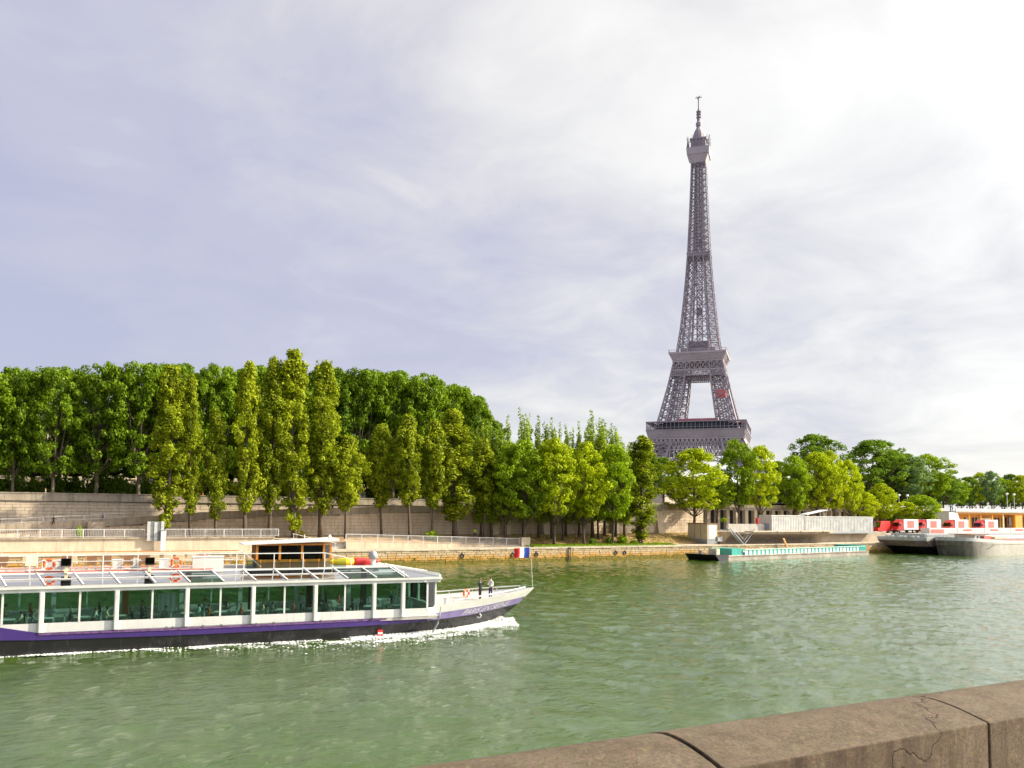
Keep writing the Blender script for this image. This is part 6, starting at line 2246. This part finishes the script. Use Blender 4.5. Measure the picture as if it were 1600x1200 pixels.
# ================================================================== BUILDINGS BEHIND
def facade(name, label, u0, u1, v, z0, z1, nb, mat, arches=True, roof='roof_zinc', depth=14, rz=0):
    b_ = thing(name, label, 'building', (u0, v, z0), rz)
    L = u1 - u0
    H = z1 - z0
    mb = MB(); mb.box(0, L, 0.35, depth, 0, H); mb.build('wall', mat, b_)
    mb = MB(); mb.prism_x([(.0, H + .4), (depth, H + .4), (depth - 3, H + 4.2), (3, H + 4.2)], -.3, L + .3); rf = mb.build('roof', M[roof], b_)
    for i in range(max(1, int(L / 18))):
        mb = MB(); mb.box(6 + i * 17, 7.6 + i * 17, depth * .5, depth * .5 + 1.2, H + 3.5, H + 6.2); mb.build('chimney', M['wall'], rf)
    mb = MB(); mb.box(-.3, L + .3, -.15, depth + .2, H, H + .4); mb.build('cornice', M['facade'], b_)
    w = L / nb
    floors = max(1, int((H - 5) / 3.9))
    for i in range(nb):
        xc = (i + .5) * w
        if arches:
            mb = MB()
            pr_ = [(xc - 1.3, 0.1), (xc + 1.3, 0.1), (xc + 1.3, 2.6)] + [(xc + 1.3 * math.cos(t), 2.6 + 1.3 * math.sin(t)) for t in np.linspace(.3, math.pi - .3, 6)] + [(xc - 1.3, 2.6)]
            mb.prism(pr_, .28, .36); a_ = mb.build('arch_opening', M['dark'], b_)
            mb = MB()
            for t0, t1 in zip(np.linspace(0, math.pi, 8), np.linspace(0, math.pi, 8)[1:]):
                mb.bar((xc + 1.5 * math.cos(t0), .2, 2.6 + 1.5 * math.sin(t0)), (xc + 1.5 * math.cos(t1), .2, 2.6 + 1.5 * math.sin(t1)), .22)
            mb.build('arch_ring', M['tan'] if i % 2 else M['cream'], a_)
        mb = MB(); mb.box(i * w - .45, i * w + .45, .1, .345, 0, H); mb.build('pilaster', M['facade'], b_)
        for f_ in range(floors):
            zc = 5.2 + f_ * 3.9
            mb = MB(); mb.box(xc - .75, xc + .75, .30, .345, zc, zc + 2.4); wn = mb.build('window', M['glass_dark'], b_)
            mb = MB(); mb.box(xc - .95, xc + .95, .12, .295, zc - .25, zc); mb.build('sill', M['cream'], wn)
    return b_
facade('street_building', 'cream stone building with ground floor arches glimpsed behind the left street trees', -45, 62, 204, 10.7, 27, 18, M['facade'])
facade('street_building', 'pale building glimpsed behind the right half of the plane tree row', 64, 135, 206, 10.7, 25, 12, M['facade'])
facade('far_building', 'long pale building glimpsed low behind the trees right of the tower', 190, 330, 226, 10.7, 20, 20, M['facade'], False)
facade('museum_block', 'blue grey glazed block showing below the first platform of the tower', 290, 309, 320, 10.7, 31.5, 8, simple('blue_cladding', (.22, .32, .48), .35, var=.3, scale=.3), False, 'steel', 10, R(-20))
facade('far_building', 'small far rooftop with chimney right of the tower foot', 324, 338, 306, 10.7, 33.0, 4, M['facade'], False)
# ---- bus and parked cars on the upper street
def car(label, u, mat, v=164.6):
    c = thing('parked_car', label, 'car', (u, v, 10.7), 0, 'cars parked on the upper street')
    mb = MB(); mb.prism([(-2.1, .3), (2.1, .3), (2.15, .75), (1.2, .95), (-2.0, 1.0), (-2.15, .7)], -.85, .85); mb.build('body', mat, c)
    mb = MB(); mb.prism([(-1.8, 1.0), (1.15, .96), (.45, 1.62), (-1.3, 1.66)], -.74, .74); cb = mb.build('cabin', M['glass_dark'], c)
    mb = MB(); mb.prism([(-1.34, 1.665), (.47, 1.625), (.4, 1.70), (-1.25, 1.73)], -.72, .72); mb.build('roof', mat, cb)
    for x in (-1.3, 1.3):
        for s in (-1, 1):
            mb = MB(); mb.tube([(x, s * .66, .33), (x, s * .87, .33)], .33, 12); mb.build('wheel', M['black'], c)
for i, (x, m, nm) in enumerate(((1140, 'white', 'white'), (1152, 'blue_shirt', 'blue'), (1166, 'steel', 'grey'), (1205, 'white', 'white'), (1217, 'rail', 'silver'), (1226, 'white', 'white'), (1236, 'blue_shirt', 'blue'))):
    car('%s car parked behind the street wall right of the tower, %s from the left' % (nm, ORD[i]), at_v(x, 788, 164.6).x, M[m])
# ================================================================== PEOPLE ON THE BANK
def on_ramp(label, x, v, pose, top, legs, hair='hair_dark', rz=0, dress=None, dz=0):
    u = at_v(x, 805, v).x
    return person(label, (u, v, min(10.68, ramp_top(u) - 1.0) + dz), rz, pose, top, legs, hair, 1.05, 'people on the far bank', dress)
on_ramp('person in black sitting on the low wall at far left', 84, 152.35, 'sit', 'black', 'black', rz=math.pi, dz=.55)
on_ramp('person in dark clothes walking on the sloping road left of the poplars', 161, 156, 'walk', 'navy', 'grey_cloth', rz=1.6)
on_ramp('person in a red dress crouched by the ramp parapet behind the fourth poplar', 391, 152.9, 'stand', 'red', 'red', dress='red', rz=2)
on_ramp('person in red standing on the sloping road between the tall poplars', 433, 153.5, 'walk', 'red', 'red', dress='red', rz=1)
on_ramp('person in black on the ramp left of the brightest poplar', 484, 153.2, 'stand', 'black', 'black', rz=1)
on_ramp('person in black on the ramp right of the brightest poplar', 519, 153.2, 'stand', 'black', 'navy', rz=2)
def on_street(label, x, top, legs, z=10.7, v=163.4, rz=1.6, pose='walk', hair='hair_brown'):
    u = at_v(x, 790, v).x
    return person(label, (u, v, z), rz, pose, top, legs, hair, 1.05, 'people on the far bank')
on_street('person in beige walking behind the parapet at far left', 70, 'beige_cloth', 'navy')
on_street('person in pale red behind the parapet between the second and third poplars', 316, 'red_faded', 'navy')
on_street('person in white behind the parapet near the third poplar', 327, 'white', 'grey_cloth')
on_street('person in red behind the parapet near the fourth poplar', 395, 'red', 'navy')
u = at_v(742, 835, 149).x
person('worker in a yellow safety vest at the foot of the retaining wall', (u, 149, bank_z(u, 149)), 2.8, 'walk', 'hivis', 'navy', 'hair_dark', 1.05)
u = at_v(1005, 845, 140).x
person('person in dark clothes sitting at the foot of the drooping poplar', (u - 1.2, 139.6, 2.62), 2.4, 'sit', 'black', 'navy', 'hair_dark', 1.0)
for i, (x, t) in enumerate(((1488, 'blue_shirt'), (1497, 'white'), (1511, 'black'), (1517, 'navy'), (1525, 'red_faded'), (1536, 'grey_cloth'), (1545, 'white'), (1552, 'beige_cloth'))):
    p = at_v(x, 790, 157)
    person('visitor in %s on the terrace above the orange pavilion, %s from the left' % ({'blue_shirt': 'blue', 'red_faded': 'pale red', 'grey_cloth': 'grey', 'beige_cloth': 'beige'}.get(t, t), ORD[i]), (p.x, 157, 10.81), i * 1.3, 'stand', t, 'navy', hairs[i % 4], 1.0, 'visitors on the terrace')
